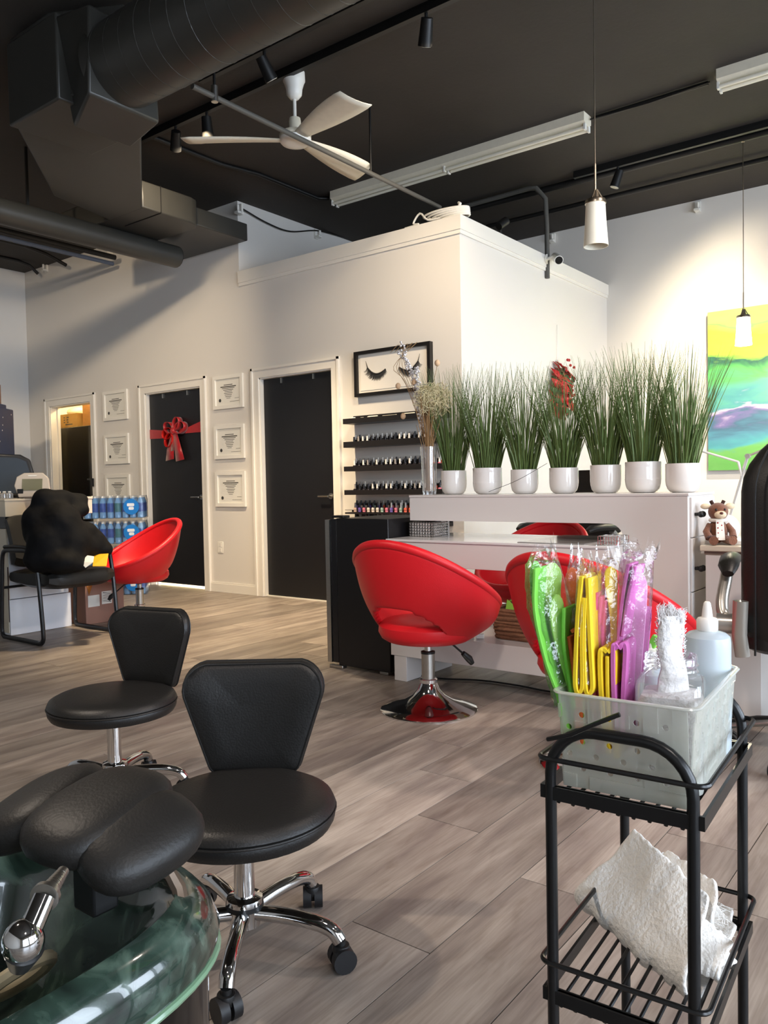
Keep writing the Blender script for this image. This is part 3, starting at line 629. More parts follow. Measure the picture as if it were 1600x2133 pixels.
# ---- desk
YT, YL = 3.383, 3.56
t = thing('manicure_desk', 'white manicure desk with raised plant ledge and open lower shelf', 'desk', (-1.8, 3.65, 0))
MB().bb(-2.574, -1.36, YT, 3.95, .135, .262).build('bottom_shelf', m_lam, t, world=True, bevel=.002)
MB().bb(-2.556, -2.475, YT+.004, 3.83, .0005, .135).build('leg_panel', m_lam, t, world=True, bevel=.002)
MB().bb(-1.52, -1.44, YT+.004, 3.83, .0005, .135).build('leg_panel', m_lam, t, world=True, bevel=.002)
MB().bb(-2.585, -1.362, YT+.002, 3.95, .62, .744).build('worktop_apron', m_lam, t, world=True, bevel=.002)
MB().bb(-2.592, -1.361, YT-.006, 3.955, .7445, .757).build('worktop', mat('glossy_white_top', 'dcdad8', .08, var=.02), t, world=True, bevel=.002)
out = [(-2.56,.972),(-2.56,.847),(-1.43,.847)]+[(-1.43+.07*sin(a), .777+.07*cos(a)) for a in [pi/2*k/8 for k in range(1, 9)]]+[(-1.36,.0005),(-1.072,.0005),(-1.072,.972)]
MB().prism(out, 'y', YL, 3.95).build('ledge_frame', m_lam, t, world=True, smooth=False)
MB().bb(-2.563, -1.066, YL-.004, 3.955, .9722, .985).build('ledge_top', m_lam, t, world=True, bevel=.002)
p = onY(922, 1100, 3.72); MB().bb(p.x-.02, p.x+.02, 3.68, 3.76, .757, .847).build('ledge_post', m_lam, t, world=True, smooth=False)
p = onY(947, 1190, 3.86); MB().bb(p.x-.03, p.x+.03, 3.78, 3.94, .262, .62).build('back_post', m_lam, t, world=True, smooth=False)
for z0, z1 in ((.79,.965),(.55,.785),(.3,.545)):
    dr = MB().bb(-1.0715, -1.062, YL+.03, 3.94, z0, z1).build('drawer', m_lam, t, world=True, bevel=.002)
    for yy in (3.63, 3.66): MB().cyl((-1.062,yy,z0+.1), (-1.04,yy,z0+.1), .007).ball((-1.036,yy,z0+.1), .014, 10, 8).build('knob', m_black, dr, world=True)
# things on the desk
p0, p1 = onY(1088, 1125, 3.45).x, onY(1226, 1130, 3.45).x
o = tag(MB().bb(p0, p1, 3.40, 3.93, .7575, .762).build('nail_mat', mat('grey_mat', '8e8b88', .12)), 'glossy grey mat lying on the white worktop', 'mat')
p2 = onY(1297, 1133, 3.45).x
t = thing('wire_tray', 'small wire tray with glass cups on the worktop', 'tray', ((p1+p2)/2+.03, 3.47, .7575)); mb = MB()
hw = (p2-p1)/2-.03
for z in (.004, .02, .04): mb.tube([(x, y, z) for x, y in rrect(hw*2, .11, .01, 3)], .002, 5, closed=True)
for k in range(9): x = -hw+2*hw*k/8; mb.tube([(x,-.055,.04),(x,-.055,.004),(x,.055,.004),(x,.055,.04)], .0014, 5)
mb.build('wire_mesh', m_chrome, t)
for k in range(3): MB().lathe([(.016,.004),(.019,.04),(.017,.04),(.014,.007)], 14, (-hw*.6+hw*.6*k,.01,.003)).build('glass_cup', film('clear_acrylic', alpha=.25, diff=.25), t)
t = thing('bead_box', 'square box covered in silver rhinestones under the plant ledge', 'box', (-2.505, 3.66, .7575)); g = .072
MB().bb(-g+.004,g-.004,-g+.004,g-.004,0,.08).build('box_core', mat('dark_box', '2a2628', .4), t, smooth=False)
mb = MB()
for r in range(5):
    for k in range(9):
        u = -g+2*g*k/8
        for x, y in ((u,-g),(u,g),(g,u),(-g,u)): mb.ball((x, y, .009+r*.0155), .0092, 8, 6)
mb.build('rhinestones', mat('rhinestone', 'cfcac6', .08, metal=.85), t, angle=30)['kind'] = 'stuff'
# vase with dried stems
Vx = onY(888, 1028, 3.61); t = thing('glass_vase', 'tall clear glass vase of dried stems and beaded sprays', 'vase', (Vx.x+.015, 3.62, .986))
m_glass = film('clear_glass', alpha=.3, diff=.12, rough=.04)
MB().lathe([(.001,.0),(.036,.0),(.038,.02),(.041,.14),(.048,.262),(.0455,.262),(.0385,.14),(.035,.022),(.001,.016)], 28, cap0=False, cap1=False).build('vase_body', m_glass, t)
m_straw = mat('dry_straw', '9a7a52', .8, var=.3); m_pod = mat('dry_pod', 'd3b08a', .8); m_fl = mat('dry_fluff', 'd9cfa6', .9, var=.2)
mb = MB()
for k in range(46):
    a = random.uniform(0, 2*pi); r0 = random.uniform(0,.026); a2 = a+random.uniform(-.5,.5); r1 = random.uniform(.01,.085); h = random.uniform(.38,.56)
    mb.tube([(r0*cos(a),r0*sin(a),.02), (r0*1.2*cos(a2),r0*1.2*sin(a2),.24), (r1*cos(a2)+.012,r1*sin(a2),h)], .0016, 5)
for k in range(5):
    a = random.uniform(1.8,4.3); mb.tube(bez([(0,0,.05),(.02*cos(a),0,.26),(-.07-.02*k,.0,.5+.03*k),(-.15-.02*k,0,.72),(-.20+.03*k,.02,.84),(-.25+.03*k,0,.80)]), .0014, 5)
mb.tube(bez([(.02,0,.25),(.05,0,.5),(.075,0,.6),(.10,.01,.58),(.07,0,.55),(.04,0,.60),(.065,0,.70)]), .0014, 5)
mb.build('dry_stems', m_straw, t)['kind'] = 'stuff'
mb = MB()
for s, pts in enumerate(([(-.02,0,.30),(-.053,0,.40),(-.087,0,.60),(-.13,0,.72),(-.175,0,.85)], [(-.02,0,.28),(-.05,.01,.42),(-.08,.01,.58),(-.12,.01,.70),(-.195,.0,.80)], [(-.05,0,.42),(-.06,-.01,.54),(-.06,-.01,.64),(-.075,0,.70)])):
    P = bez(pts, 48); 
    for k, q in enumerate(P):
        if k < 6: continue
        for j in range(2): mb.ball(q+Vector((random.uniform(-.011,.011), random.uniform(-.011,.011), random.uniform(-.006,.006))), random.uniform(.0045,.0075), 7, 5)
mb.build('silver_beads', mat('silver_bead', 'dedad8', .15, metal=.5), t)['kind'] = 'stuff'
mb = MB()
for k in range(900):
    v = Vector((random.gauss(0,1), random.gauss(0,1), random.gauss(0,.9))).normalized(); c = Vector((.035,0,.515)); q = c+Vector((v.x*.115,v.y*.08,v.z*.095))*random.uniform(.4,1.05); d_ = Vector((random.gauss(0,1),random.gauss(0,1),random.gauss(0,1))).normalized()*.022
    mb.tube([q-d_, q+d_*.2+Vector((0,0,.003)), q+d_], .0011, 4)
mb.build('fluffy_seedhead', m_fl, t)['kind'] = 'stuff'
mb = MB()
for q in ((-.20,0,.61),(-.09,0,.62),(.065,0,.71),(-.17,.0,.44)): MB().ball(q, (.015,.015,.018), 10, 8).build('seed_pod', m_pod, t)
# ---- grass pots
m_pot = mat('white_glazed_pot', 'e4dfd9', .12, var=.01, coat=.5); m_soil = mat('pot_moss', '2c2a1c', .95)
def grass_mat():
    m = mat('grass_blade', '5a6f3a', .5, var=.5, scale=22, stretch=(30, 30, 1)); return m
pots = [(946,1028,53,49,768,0),(1016,1029,61,54,765,1),(1093,1028,57,50,765,0),(1175,1028,60,53,765,0),(1262,1027,63,58,745,0),(1340,1026,73,64,722,1),(1423,1026,70,60,725,0)]
pot_lab = ['first grass pot from the vase, the smallest white pot', 'second grass pot from the vase, ribbed white pot', 'third grass pot from the vase, small smooth white pot', 'fourth and middle grass pot of the row on the ledge', 'fifth grass pot from the vase, smooth white pot', 'sixth grass pot from the vase, the biggest ribbed pot', 'last grass pot at the right end of the ledge']
for i, (px, py, wpx, hpx, ytop, rib) in enumerate(pots):
    Y = 3.72; P = onY(px, py, Y); dep = proj((P.x, Y, .985))[2]; r = wpx/FPX*dep/2; h = hpx/FPX*dep
    t = thing('grass_pot', pot_lab[i], 'potted grass', (P.x, Y, .986), 0, 'white pots of tall grass on the desk ledge')
    pr = [(.001,0),(r*.62,0),(r*.75,.004),(r*.9,h*.13),(r*.97,h*.27),(r,h*.42)]
    if rib:
        for k in range(7): pr += [(r*1.0,h*(.46+.06*k)), (r*.985,h*(.48+.06*k))]
    pr += [(r,h*.97),(r*.985,h),(r*.95,h),(r*.93,h*.9),(r*.93,h*.8)]
    MB().lathe(pr, 32, cap0=True, cap1=False).build('pot', m_pot, t)
    MB().lathe([(r*.935,h*.82),(.001,h*.86)], 20, cap0=False).build('moss', m_soil, t)
    H = (py-hpx-ytop)/FPX*dep; mb = MB()
    rs = random.Random(i+3)
    for k in range(260):
        a = rs.uniform(0, 2*pi); r0 = r*.8*sqrt(rs.random()); hh = H*(1.08-.55*rs.random()**1.7); sp = .04+.155*sqrt(rs.random())*(hh/H)
        a2 = a+rs.uniform(-.5,.5); w = rs.uniform(.0018,.0036); tw = rs.uniform(0, pi); wd = Vector((cos(tw), sin(tw), 0)); vs = []
        for u in (0, .35, .7, 1):
            q = Vector((r0*cos(a), r0*sin(a), h*.8))+Vector((sp*cos(a2)*u**1.25, sp*.8*sin(a2)*u**1.25, hh*u*(1-.03*u*sp/.2)))
            ww = w*(1-.85*u**1.5); vs += [q-wd*ww, q+wd*ww]
        mb.add(vs, [(0,1,3,2),(2,3,5,4),(4,5,7,6)])
    g = mb.build('grass_blades', grass_mat(), t); g['kind'] = 'stuff'
# thin wire and clear clip among the pots
t = thing('thin_wire', 'thin curved wire sticking out between the grass pots', 'wire', (-2.1, 3.62, .987)); A = onY(1018, 1026, 3.62); B = onY(1140, 965, 3.62)
MB().tube(bez([A+Vector((0,0,.004)), A.lerp(B,.5)+Vector((0,0,-.01)), B], 12), .0012, 5).build('wire_strand', m_black, t, world=True)
# ---- red scoop chairs (local: faces +Y, floor at 0)
m_red = mat('red_leatherette', 'c4151f', .42, var=.06, scale=8, bump=.08, bscale=260, spec=.45); m_redin = mat('red_leatherette'); 
def red_chair(label, loc, rz):
    t = thing('red_scoop_chair', label, 'chair', loc, rz, 'red scoop chairs')
    NA, NT = 96, 26; R = .325; zb, zf = .785, .435; rb, z_b = .175, .338
    def S_(a, tt):
        rim = Vector((R*sin(a), -R*.97*cos(a), (zb+zf)/2+(zb-zf)/2*cos(a)-.03*sin(a)**2)); base = Vector((rb*sin(a), -rb*cos(a), z_b))
        p = rim.lerp(base, tt); bul = .04*sin(pi*tt)*(.55+.45*(1-cos(a))/2)
        return p+Vector((sin(a)*bul, -cos(a)*bul, -bul*.25))
    mb = MB(); vs = [S_(2*pi*i/NA, j/NT) for j in range(NT+1) for i in range(NA)]; fs = []
    for j in range(NT):
        for i in range(NA):
            a = 2*pi*(i+.5)/NA; a = a if a < pi else a-2*pi; tt = (j+.5)/NT
            top = .60+.20*(abs(a)/.95)**2
            if abs(a) < .95 and top < tt < .86: continue
            k = j*NA+i; k2 = j*NA+(i+1) % NA; fs.append((k, k2, k2+NA, k+NA))
    mb.add(vs, fs); sh = mb.build('shell', m_red, t); q = sh.modifiers.new('solid', 'SOLIDIFY'); q.thickness = .03; q.offset = 0
    q = sh.modifiers.new('sub', 'SUBSURF'); q.levels = q.render_levels = 1
    MB().tube([S_(2*pi*i/NA, -.01) for i in range(NA)], .021, 10, closed=True).build('rim_roll', m_red, t)
    MB().lathe([(.001,.328),(.19,.33),(.215,.345),(.228,.37),(.225,.40),(.205,.418),(.12,.428),(.001,.43)], 36).build('seat_cushion', m_red, t)
    MB().lathe([(.225,.0005),(.226,.006),(.222,.010),(.17,.022),(.115,.042),(.075,.068),(.052,.095),(.042,.12),(.038,.128)], 48).build('trumpet_base', m_chrome, t)
    MB().lathe([(.038,.126),(.042,.130),(.042,.143),(.037,.147)], 28).build('collar', mat('rhinestone', 'cfcac6', .08, metal=.85, bump=1.0, bscale=200), t)
    MB().lathe([(.031,.147),(.031,.268),(.027,.272)], 24).build('column', m_steel, t); MB().lathe([(.033,.262),(.033,.272),(.02,.275)], 24).build('column_cap', m_black, t)
    MB().lathe([(.017,.27),(.017,.31)], 18).build('gas_piston', m_chrome, t); MB().lathe([(.022,.305),(.024,.34)], 18).build('piston_cap', m_black, t)
    l = MB().tube([(.03,.03,.325), (.06,.10,.30), (.09,.17,.235)], .005).build('height_lever', m_black, t)
    MB().tube([(.086,.16,.245), (.10,.19,.215), (.108,.205,.19)], [.012,.018,.012], 10).build('lever_grip', m_black, l)
    return t
C1 = Vector((-2.09, 3.03, 0)); C2 = onz(1252, 1590); C4 = Vector((-5.32, 3.76, 0))
red_chair('red scoop chair pulled up to the desk next to the black fridge', C1, radians(-2))
red_chair('red scoop chair behind the bagged slippers, nearest the cart', (C2.x, C2.y, 0), radians(-10))
red_chair('red scoop chair on the far side of the manicure desk', (-2.24, 4.36, 0), radians(172))
red_chair('red scoop chair beside the guest chair and water packs', C4, radians(168))
# ---- things on the lower desk shelf
m_wick = mat('seagrass', '7a5138', .75, var=.45, scale=60, bump=.5, bscale=220)
b0, b1 = onY(1030, 1330, 3.5), onY(1168, 1330, 3.5)
bx = (b0.x+b1.x)/2; bw = b1.x-b0.x
t = thing('woven_basket', 'brown woven seagrass basket on the lower desk shelf', 'basket', (bx, 3.62, .2625)); mb = MB()
for r in range(8):
    zz = .012+.019*r; sc = 1+.012*r
    base = rrect(bw*sc, .24*sc, .04, 5); P = []
    for k in range(len(base)):
        for u in (0, .25, .5, .75):
            a_, b_ = Vector(base[k]+(0,)), Vector(base[(k+1) % len(base)]+(0,)); P.append(a_.lerp(b_, u))
    L = 0; Q = []
    for k, q in enumerate(P):
        L += (P[k]-P[k-1]).length; n_ = Vector((q.x, q.y, 0)).normalized(); Q.append(q+n_*.004*sin(L*150+pi*r)+Vector((0,0,zz+.002*sin(L*90+r))))
    mb.tube(Q, .0115, 6, closed=True)
mb.build('woven_rows', m_wick, t); MB().bb(-bw*.47,bw*.47,-.11,.11,.002,.01).build('basket_bottom', m_wick, t, smooth=False)
m_gfoam = mat('green_foam', '7fb53c', .6, var=.08, bump=.05); m_lime = mat('lime_foam', '9ccb3f', .6, var=.08)
def ribbon(path, wv, th):
    """thick foam strip: path points, width vector wv, thickness th (normal in path plane)"""
    P = [Vector(p) for p in path]; wv = Vector(wv); R = []
    for i, p in enumerate(P):
        tg = (P[min(i+1,len(P)-1)]-P[max(i-1,0)]).normalized(); n = tg.cross(wv).normalized()*(th/2); R.append([p-wv/2-n, p+wv/2-n, p+wv/2+n, p-wv/2+n])
    return R
t = thing('foam_slippers', 'loose green foam slippers heaped on the woven basket', 'slippers', (bx, 3.62, .42))
MB().rings(ribbon(bez([(-.12,-.10,.015),(-.05,-.12,-.02),(.03,-.13,-.03),(.11,-.11,.0)]), (0,.02,.05), .006)).build('slipper_flap', m_gfoam, t, bevel=.002)
MB().rings(ribbon(bez([(-.13,-.02,.03),(-.03,-.05,.05),(.07,-.06,.035),(.14,-.02,.03)]), (0,.09,.01), .007)).build('slipper_sole', m_gfoam, t, bevel=.002)
mb = MB()
for s in (0, .045):
    mb.rings(ribbon([(-.05,-.06,.06+s),(.09,-.07,.075+s)], (0,.02,.0), .007))
for x in (-.05, .015, .09): mb.rings(ribbon([(x,-.06-.007*(x+.05),.06+.1*(x+.05)),(x+.004,-.062,.107+.1*(x+.05))], (0,.02,0), .006))
mb.build('toe_separator', m_gfoam, t); MB().ball((.01,-.02,.125), (.04,.03,.02)).build('slipper_toe', m_gfoam, t)
MB().bb(-.09,-.03,-.1,-.03,.038,.046).build('orange_strip', mat('yellow_foam', 'e2bf12', .6), t, smooth=False)
for k, (px, py, a) in enumerate(((978,1325,.1),(1000,1318,.5))):
    P = onY(px, py, 3.46); o = tag(MB().box((0,0,.012), (.04,.03,.022)).build('small_carton', m_paper, bevel=.002), ['small white carton lying on the lower desk shelf', 'small tilted white carton beside the woven basket'][k], 'carton'); o.location = (P.x, 3.46, .2626); o.rotation_euler.z = a
# cable under the desk
t = thing('power_cable', 'black power cable lying on the floor under the desk', 'cable', onz(900, 1408))
MB().tube(bez([onz(860,1404,.006), onz(915,1413,.006), onz(1000,1417,.006), onz(1075,1427,.006), onz(1150,1441,.006), onz(1230,1446,.006)], 40), .005, 6).build('cable_run', m_black, t, world=True)
# ================================================================== reception side
m_cream = mat('cream_laminate', 'd8cdb8', .3, var=.02); m_whl = mat('reception_white', 'e6e9f0', .3, var=.02)
m_lea = mat('black_leatherette', '1a1918', .42, var=.15, scale=6, bump=.12, bscale=220, spec=.45)
t = thing('reception_desk', 'cream and white reception desk behind the guest chair', 'desk', (-6.6, 3.15, 0))
MB().bb(-7.3, -5.66, 2.9, 3.38, .002, .26).build('plinth', m_whl, t, world=True, bevel=.002); MB().bb(-7.3, -5.672, 2.91, 3.37, .264, .77).build('base_panel', m_whl, t, world=True, bevel=.002)
MB().bb(-7.3, -5.675, 2.895, 2.91, .02, .775).build('front_panel', m_cream, t, world=True, smooth=False)
MB().bb(-7.3, -5.74, 2.93, 3.36, .7705, .862).build('display_glass', mat('smoked_glass', '2a2c30', .1), t, world=True, smooth=False)
for a, b_ in ((-7.3,-7.1),(-7.095,-5.86),(-5.855,-5.68)): MB().bb(a, b_, 2.9, 3.6, .863, .975).build('drawer_front', m_cream, t, world=True, bevel=.002)
MB().bb(-7.3, -5.675, 2.895, 3.605, .9755, .992).build('counter_top', m_cream, t, world=True, bevel=.003)
MB().bb(-5.676, -5.668, 2.897, 2.902, .1, .5).build('poster_edge', mat('dark_poster', '3a2020', .4), t, world=True, smooth=False)
P = onY(18, 1038, 3.15)
t = thing('monitor', 'black computer monitor seen on the reception counter', 'monitor', (P.x-.05, 3.2, .993), radians(48))
MB().prism([(-.26,.02),(.22,.02),(.15,.30),(.08,.34),(-.26,.36)], 'y', -.03, .0).build('screen_housing', mat('monitor_plastic', '2a2b2e', .35), t, bevel=.012)
MB().prism([(-.24,.04),(.19,.04),(.125,.285),(.06,.315),(-.24,.33)], 'y', -.0335, -.0305).build('screen', mat('screen_glass', '39414b', .12), t, smooth=False)
MB().bb(-.1,.1,.0,.12,.001,.02).build('monitor_foot', m_black, t, smooth=False); MB().bb(-.03,.03,.0,.04,.01,.2).build('monitor_neck', m_black, t, smooth=False)
P = onY(68, 1038, 3.1)
t = thing('card_terminal', 'beige card payment terminal standing on the counter edge', 'payment terminal', (P.x, 3.1, .993), radians(50)); Mt = Rx(radians(-18))
def tilt(mb): mb.v = [tuple(Mt @ Vector(p)) for p in mb.v]; return mb
tilt(MB().prism([(-.09,.0),(.10,.0),(.125,.05),(.11,.15),(.07,.19),(-.06,.19),(-.11,.16),(-.125,.09)], 'y', -.03, .01)).build('terminal_body', mat('beige_plastic', 'b7aca0', .4), t, bevel=.006)
tilt(MB().bb(-.07,.07,-.033,-.0305,.05,.14)).build('terminal_screen', mat('lcd_olive', '6d6c58', .2), t, smooth=False)
tilt(MB().bb(-.03,.03,-.0325,-.0305,.162,.168)).build('maker_mark', m_white, t, smooth=False)
MB().bb(-.1,-.06,-.02,.09,.001,.07).build('terminal_stand', m_black, t, smooth=False)
for k in range(3):
    P = onY(4+k*11, 1036, 3.02); tt = thing('water_bottle', ['first clear bottle lying behind the counter edge', 'middle clear bottle lying on the counter edge', 'last clear bottle lying beside the card terminal'][k], 'bottle', (P.x, 3.0, .993), 0, 'small bottles on the counter')
    MB().lathe([(.02,0),(.024,.004),(.024,.035),(.012,.045)], 14).build('bottle_body', film('clear_bottle', alpha=.4, diff=.3), tt); MB().lathe([(.012,.045),(.012,.056)], 12).build('bottle_cap', m_white, tt)
P = ond(-30, 900, 8.0); t = thing('navy_cabinet', 'tall navy cabinet speckled with white dots at the left edge', 'cabinet', (P.x, P.y, 0), radians(40))
MB().bb(-.35,.20,-.2,.2,.0005,1.88).build('cabinet_body', mat('navy_panel', '2c3a58', .4, var=.2, scale=3), t, bevel=.01); MB().bb(-.33,.14,-.18,.18,1.8805,1.93).build('cabinet_lid', mat('navy_panel'), t, bevel=.01)
mb = MB()
for k in range(26): mb.ball((random.uniform(-.3,.18), -.2, random.uniform(.5,1.85)), (.007,.002,.007), 8, 6)
for k in range(8): mb.ball((.2, random.uniform(-.18,.18), random.uniform(.9,1.85)), (.002,.007,.007), 8, 6)
mb.build('white_dots', m_white, t)['kind'] = 'stuff'
o = tag(MB().bb(-.3,.10,-.15,.15,0,.2).build('cardboard_box', mat('brown_cardboard', '8f6a52', .8)), 'brown box on top of the navy cabinet', 'box'); o.location = (P.x, P.y, 1.931); o.rotation_euler.z = radians(40)
# ---- guest chair with sled frame (local faces +Y)
t = thing('guest_chair', 'black padded guest chair with sled legs and a jacket on it', 'chair', (-5.36, 3.115, 0), radians(-90)); m_fr2 = mat('black_chair_frame', '18191c', .3, var=.1)
for s in (-1, 1):
    x = s*.285
    MB().tube(bez([(x,-.12,.635),(x,-.20,.63),(x,-.245,.58),(x,-.262,.4),(x,-.285,.1),(x,-.275,.03),(x,-.235,.013),(x,-.1,.013),(x,.15,.013),(x,.225,.014),(x,.262,.035),(x,.268,.1),(x,.235,.4),(x,.20,.58),(x,.165,.63),(x,.08,.64),(x,-.12,.635)], 96), .0135, 8, flat=1.3).build('sled_frame', m_fr2, t)
    MB().tube(bez([(x,-.2,.655),(x,-.08,.662),(x,.08,.66),(x,.19,.635)], 16), [.018+.006*(k%2==9) for k in range(16)], 10, flat=.8).build('armrest', m_lea, t)
MB().tube([(-.285,-.27,.36),(.285,-.27,.36)], .01).build('cross_bar', m_fr2, t); MB().tube([(-.285,.22,.40),(.285,.22,.40)], .01).build('cross_bar', m_fr2, t)
seat = [(.0,.36),(.12,.36),(.27,.37),(.33,.40),(.335,.455),(.31,.492),(.2,.505),(.05,.49),(-.15,.485),(-.24,.48),(-.26,.43),(-.24,.385)]
R = []
for k in range(13):
    u = -1+2*k/12; e = (1-abs(u)**6); R.append([(.25*u, (y-.03)*(.9+.1*e)+.03, .45+(z-.45)*(.6+.4*e)) for y, z in seat])
MB().rings(R).build('seat_pad', m_lea, t)
R = []
for k in range(13):
    u = -1+2*k/12; e = 1-abs(u)**6; R.append([(.24*u, y+.03*u*u, .68+(z-.68)*(.85+.15*e)) for y, z in ((-.20,.50),(-.17,.56),(-.20,.66),(-.245,.80),(-.28,.87),(-.305,.875),(-.315,.85),(-.29,.78),(-.26,.68),(-.25,.55),(-.24,.50))])
MB().rings(R).build('backrest', m_lea, t)
# ---- jacket
J = Vector((-5.36, 3.115, .5)); t = thing('puffer_jacket', 'black hooded puffer jacket slumped on the guest chair', 'jacket', J); mb = MB()
def JB(px, py, d, r, M=None): mb.ball(ond(px, py, d), r, 14, 10, M)
for px, py, d, r in ((95,1040,5.52,(.09,.10,.085)),(125,1038,5.6,(.10,.10,.07)),(160,1040,5.7,(.09,.09,.05)),(165,1062,5.66,(.09,.08,.06)),(80,1085,5.5,(.12,.12,.12)),(125,1090,5.5,(.15,.14,.15)),(100,1130,5.45,(.15,.14,.16)),(150,1130,5.5,(.13,.13,.16)),(85,1165,5.42,(.12,.12,.1)),(130,1170,5.42,(.15,.14,.09)),(160,1178,5.45,(.09,.10,.05)),(180,1105,5.62,(.08,.08,.07)),(200,1125,5.66,(.08,.08,.08)),(218,1145,5.68,(.07,.07,.06)),(185,1140,5.6,(.08,.08,.09)),(72,1110,5.5,(.09,.09,.1))): JB(px, py, d, r)
o = mb.build('jacket_shell', mat('black_nylon', '070709', .8, var=.2, scale=8, bump=.3, bscale=16, spec=.25), t, world=True)
q = o.modifiers.new('remesh', 'REMESH'); q.mode = 'VOXEL'; q.voxel_size = .012; q.use_smooth_shade = True
q = o.modifiers.new('smooth', 'SMOOTH'); q.iterations = 55; q.factor = .6
tx = bpy.data.textures.new('jacket_folds', 'CLOUDS'); tx.noise_scale = .11
q = o.modifiers.new('folds', 'DISPLACE'); q.texture = tx; q.strength = .016; q.mid_level = .5
def card(name, pts, m, lab, cat, dz=.004):
    """thin sheet from world points"""
    o = MB().rings([[Vector(p) for p in pts], [Vector(p)+Vector((0,0,dz)) for p in pts]]).build(name, m, smooth=False); return tag(o, lab, cat)
card('yellow_envelope', [ond(193,1180,5.42), ond(222,1180,5.44), ond(226,1154,5.6), ond(196,1156,5.6)], mat('yellow_paper', 'e0a515', .6), 'yellow envelope lying on the guest chair seat', 'envelope')
card('receipt', [ond(178,1183,5.40), ond(194,1172,5.42), ond(196,1160,5.48), ond(182,1158,5.48), ond(168,1172,5.42)], m_paper, 'crumpled white receipt under the jacket', 'paper')
# ---- cardboard box
m_card = mat('cardboard', '9b7566', .8, var=.08, scale=4)
t = thing('cardboard_box', 'brown cardboard box with white labels under the guest chair', 'box', (-5.78, 3.62, 0))
MB().bb(-5.98,-5.59,3.46,3.80,.0005,.33).build('carton', m_card, t, world=True, bevel=.003)
MB().bb(-5.5895,-5.588,3.48,3.58,.135,.225).build('shipping_label', m_paper, t, world=True, smooth=False); l2 = MB().bb(-5.5895,-5.588,3.6,3.69,.145,.245).build('shipping_label', m_paper, t, world=True, smooth=False)
MB().tube([(-5.5872,3.61+.07*(k%2),.235-.011*k) for k in range(8)], .003, 5).build('black_scribble', mat('marker_ink', '1a1a1a', .7), l2, world=True)
MB().add([(-5.588,3.462,.329),(-5.588,3.53,.329),(-5.588,3.49,.23)], [(0,1,2)]).build('orange_tape', mat('orange_tape', 'b9742f', .5), t, world=True, solid=.001)
# ---- water packs
m_pet = mat('water_bottle_plastic', '6a9acb', .08, var=.05, coat=.3); m_lbl = mat('blue_bottle_label', '1c469a', .35, var=.5, scale=30); m_lblg = mat('green_blue_label', '2f6d7a', .35, var=.5, scale=30)
P = ond(243, 1120, 8.0); hB = .252
bot = MB().lathe([(.024,0),(.031,.006),(.031,.05),(.029,.055),(.031,.06),(.031,.15),(.028,.165),(.016,.195),(.0125,.205),(.0125,.215)], 10)
_o = bot.build('x', m_pet); me_bot = _o.data; bpy.data.objects.remove(_o)
_o = MB().lathe([(.0317,.062),(.0317,.148)], 10, cap0=False, cap1=False).build('x', m_lbl); me_lb = _o.data; bpy.data.objects.remove(_o)
me_lg = me_lb.copy(); me_lg.materials.clear(); me_lg.materials.append(m_lblg)
_o = MB().lathe([(.0145,.2),(.0145,.218)], 10).build('x', m_white); me_cp = _o.data; bpy.data.objects.remove(_o)
for L in range(4):
    t = thing('water_pack', '%s shrink-wrapped blue water bottle pack of the stack by the wall' % ['bottom', 'second lowest', 'second highest', 'top'][L], 'water pack', (P.x+.006*(L%2), P.y, .001+L*hB), radians(46), 'stacked water bottle packs')
    for ix in range(8):
        for iy in range(4):
            if 0 < ix < 7 and iy not in (0, 3) and L != 3: continue
            b = bpy.data.objects.new('water_bottle', me_bot); C.objects.link(b); b.parent = t; b.location = (-.25+.0715*ix, -.107+.0715*iy, .005)
            l = bpy.data.objects.new('bottle_label', me_lg if ix == 4 else me_lb); C.objects.link(l); l.parent = b
            c = bpy.data.objects.new('bottle_cap', me_cp); C.objects.link(c); c.parent = b
    pts = rrect(.585, .295, .03, 4)
    MB().rings([[(x, y, z) for x, y in pts] for z in (.001, .06, .12, .18)]+[[(x*.97, y*.95, .225) for x, y in pts]] if False else [[(x, y, .002) for x, y in pts], [(x, y, .18) for x, y in pts], [(x*.97, y*.95, .226) for x, y in pts]]).build('shrink_wrap', film('shrink_wrap', 'cfe0f0', alpha=.14, diff=.25, rough=.12, bump=.35, bscale=30), t)
    el = [(.17+.075*cos(a), .115+.078*sin(a)) for a in [2*pi*k/24 for k in range(24)]]
    MB().prism(el, 'y', -.1502, -.1487).build('printed_oval', mat('wrap_print_blue', '1f78c8', .3), t, smooth=False)
    MB().prism(rrect(.07,.03,.01,3,.165,.135), 'y', -.1512, -.1503).prism(rrect(.05,.03,.012,3,.17,.10), 'y', -.1512, -.1503).build('printed_mark', mat('wrap_print_white', 'dfe6ee', .3), t, smooth=False)
# ---- storage room seen through the doorway
Yf = 5.62; a, b_ = onY(123, 960, Yf), onY(191, 960, Yf); zt = onY(150, 889, Yf).z
t = thing('tall_fridge', 'tall black fridge inside the storage doorway', 'fridge', ((a.x+b_.x)/2, Yf, 0))
MB().bb(a.x, b_.x+.12, Yf+.05, Yf+.65, .001, zt).build('fridge_body', m_fr, t, world=True, bevel=.006); MB().bb(a.x+.003, b_.x+.117, Yf, Yf+.048, .02, zt*.42).build('lower_door', mat('glossy_black', '0e1116', .12), t, world=True, bevel=.008); MB().bb(a.x+.003, b_.x+.117, Yf, Yf+.048, zt*.425, zt-.003).build('upper_door', mat('glossy_black'), t, world=True, bevel=.008)
m_cardy = mat('yellow_cardboard', 'b08a4c', .8, var=.1, scale=5)
o = thing('storage_carton', 'open cardboard carton of tissue on top of the black fridge', 'box', (a.x+.2, Yf+.2, zt+.001))
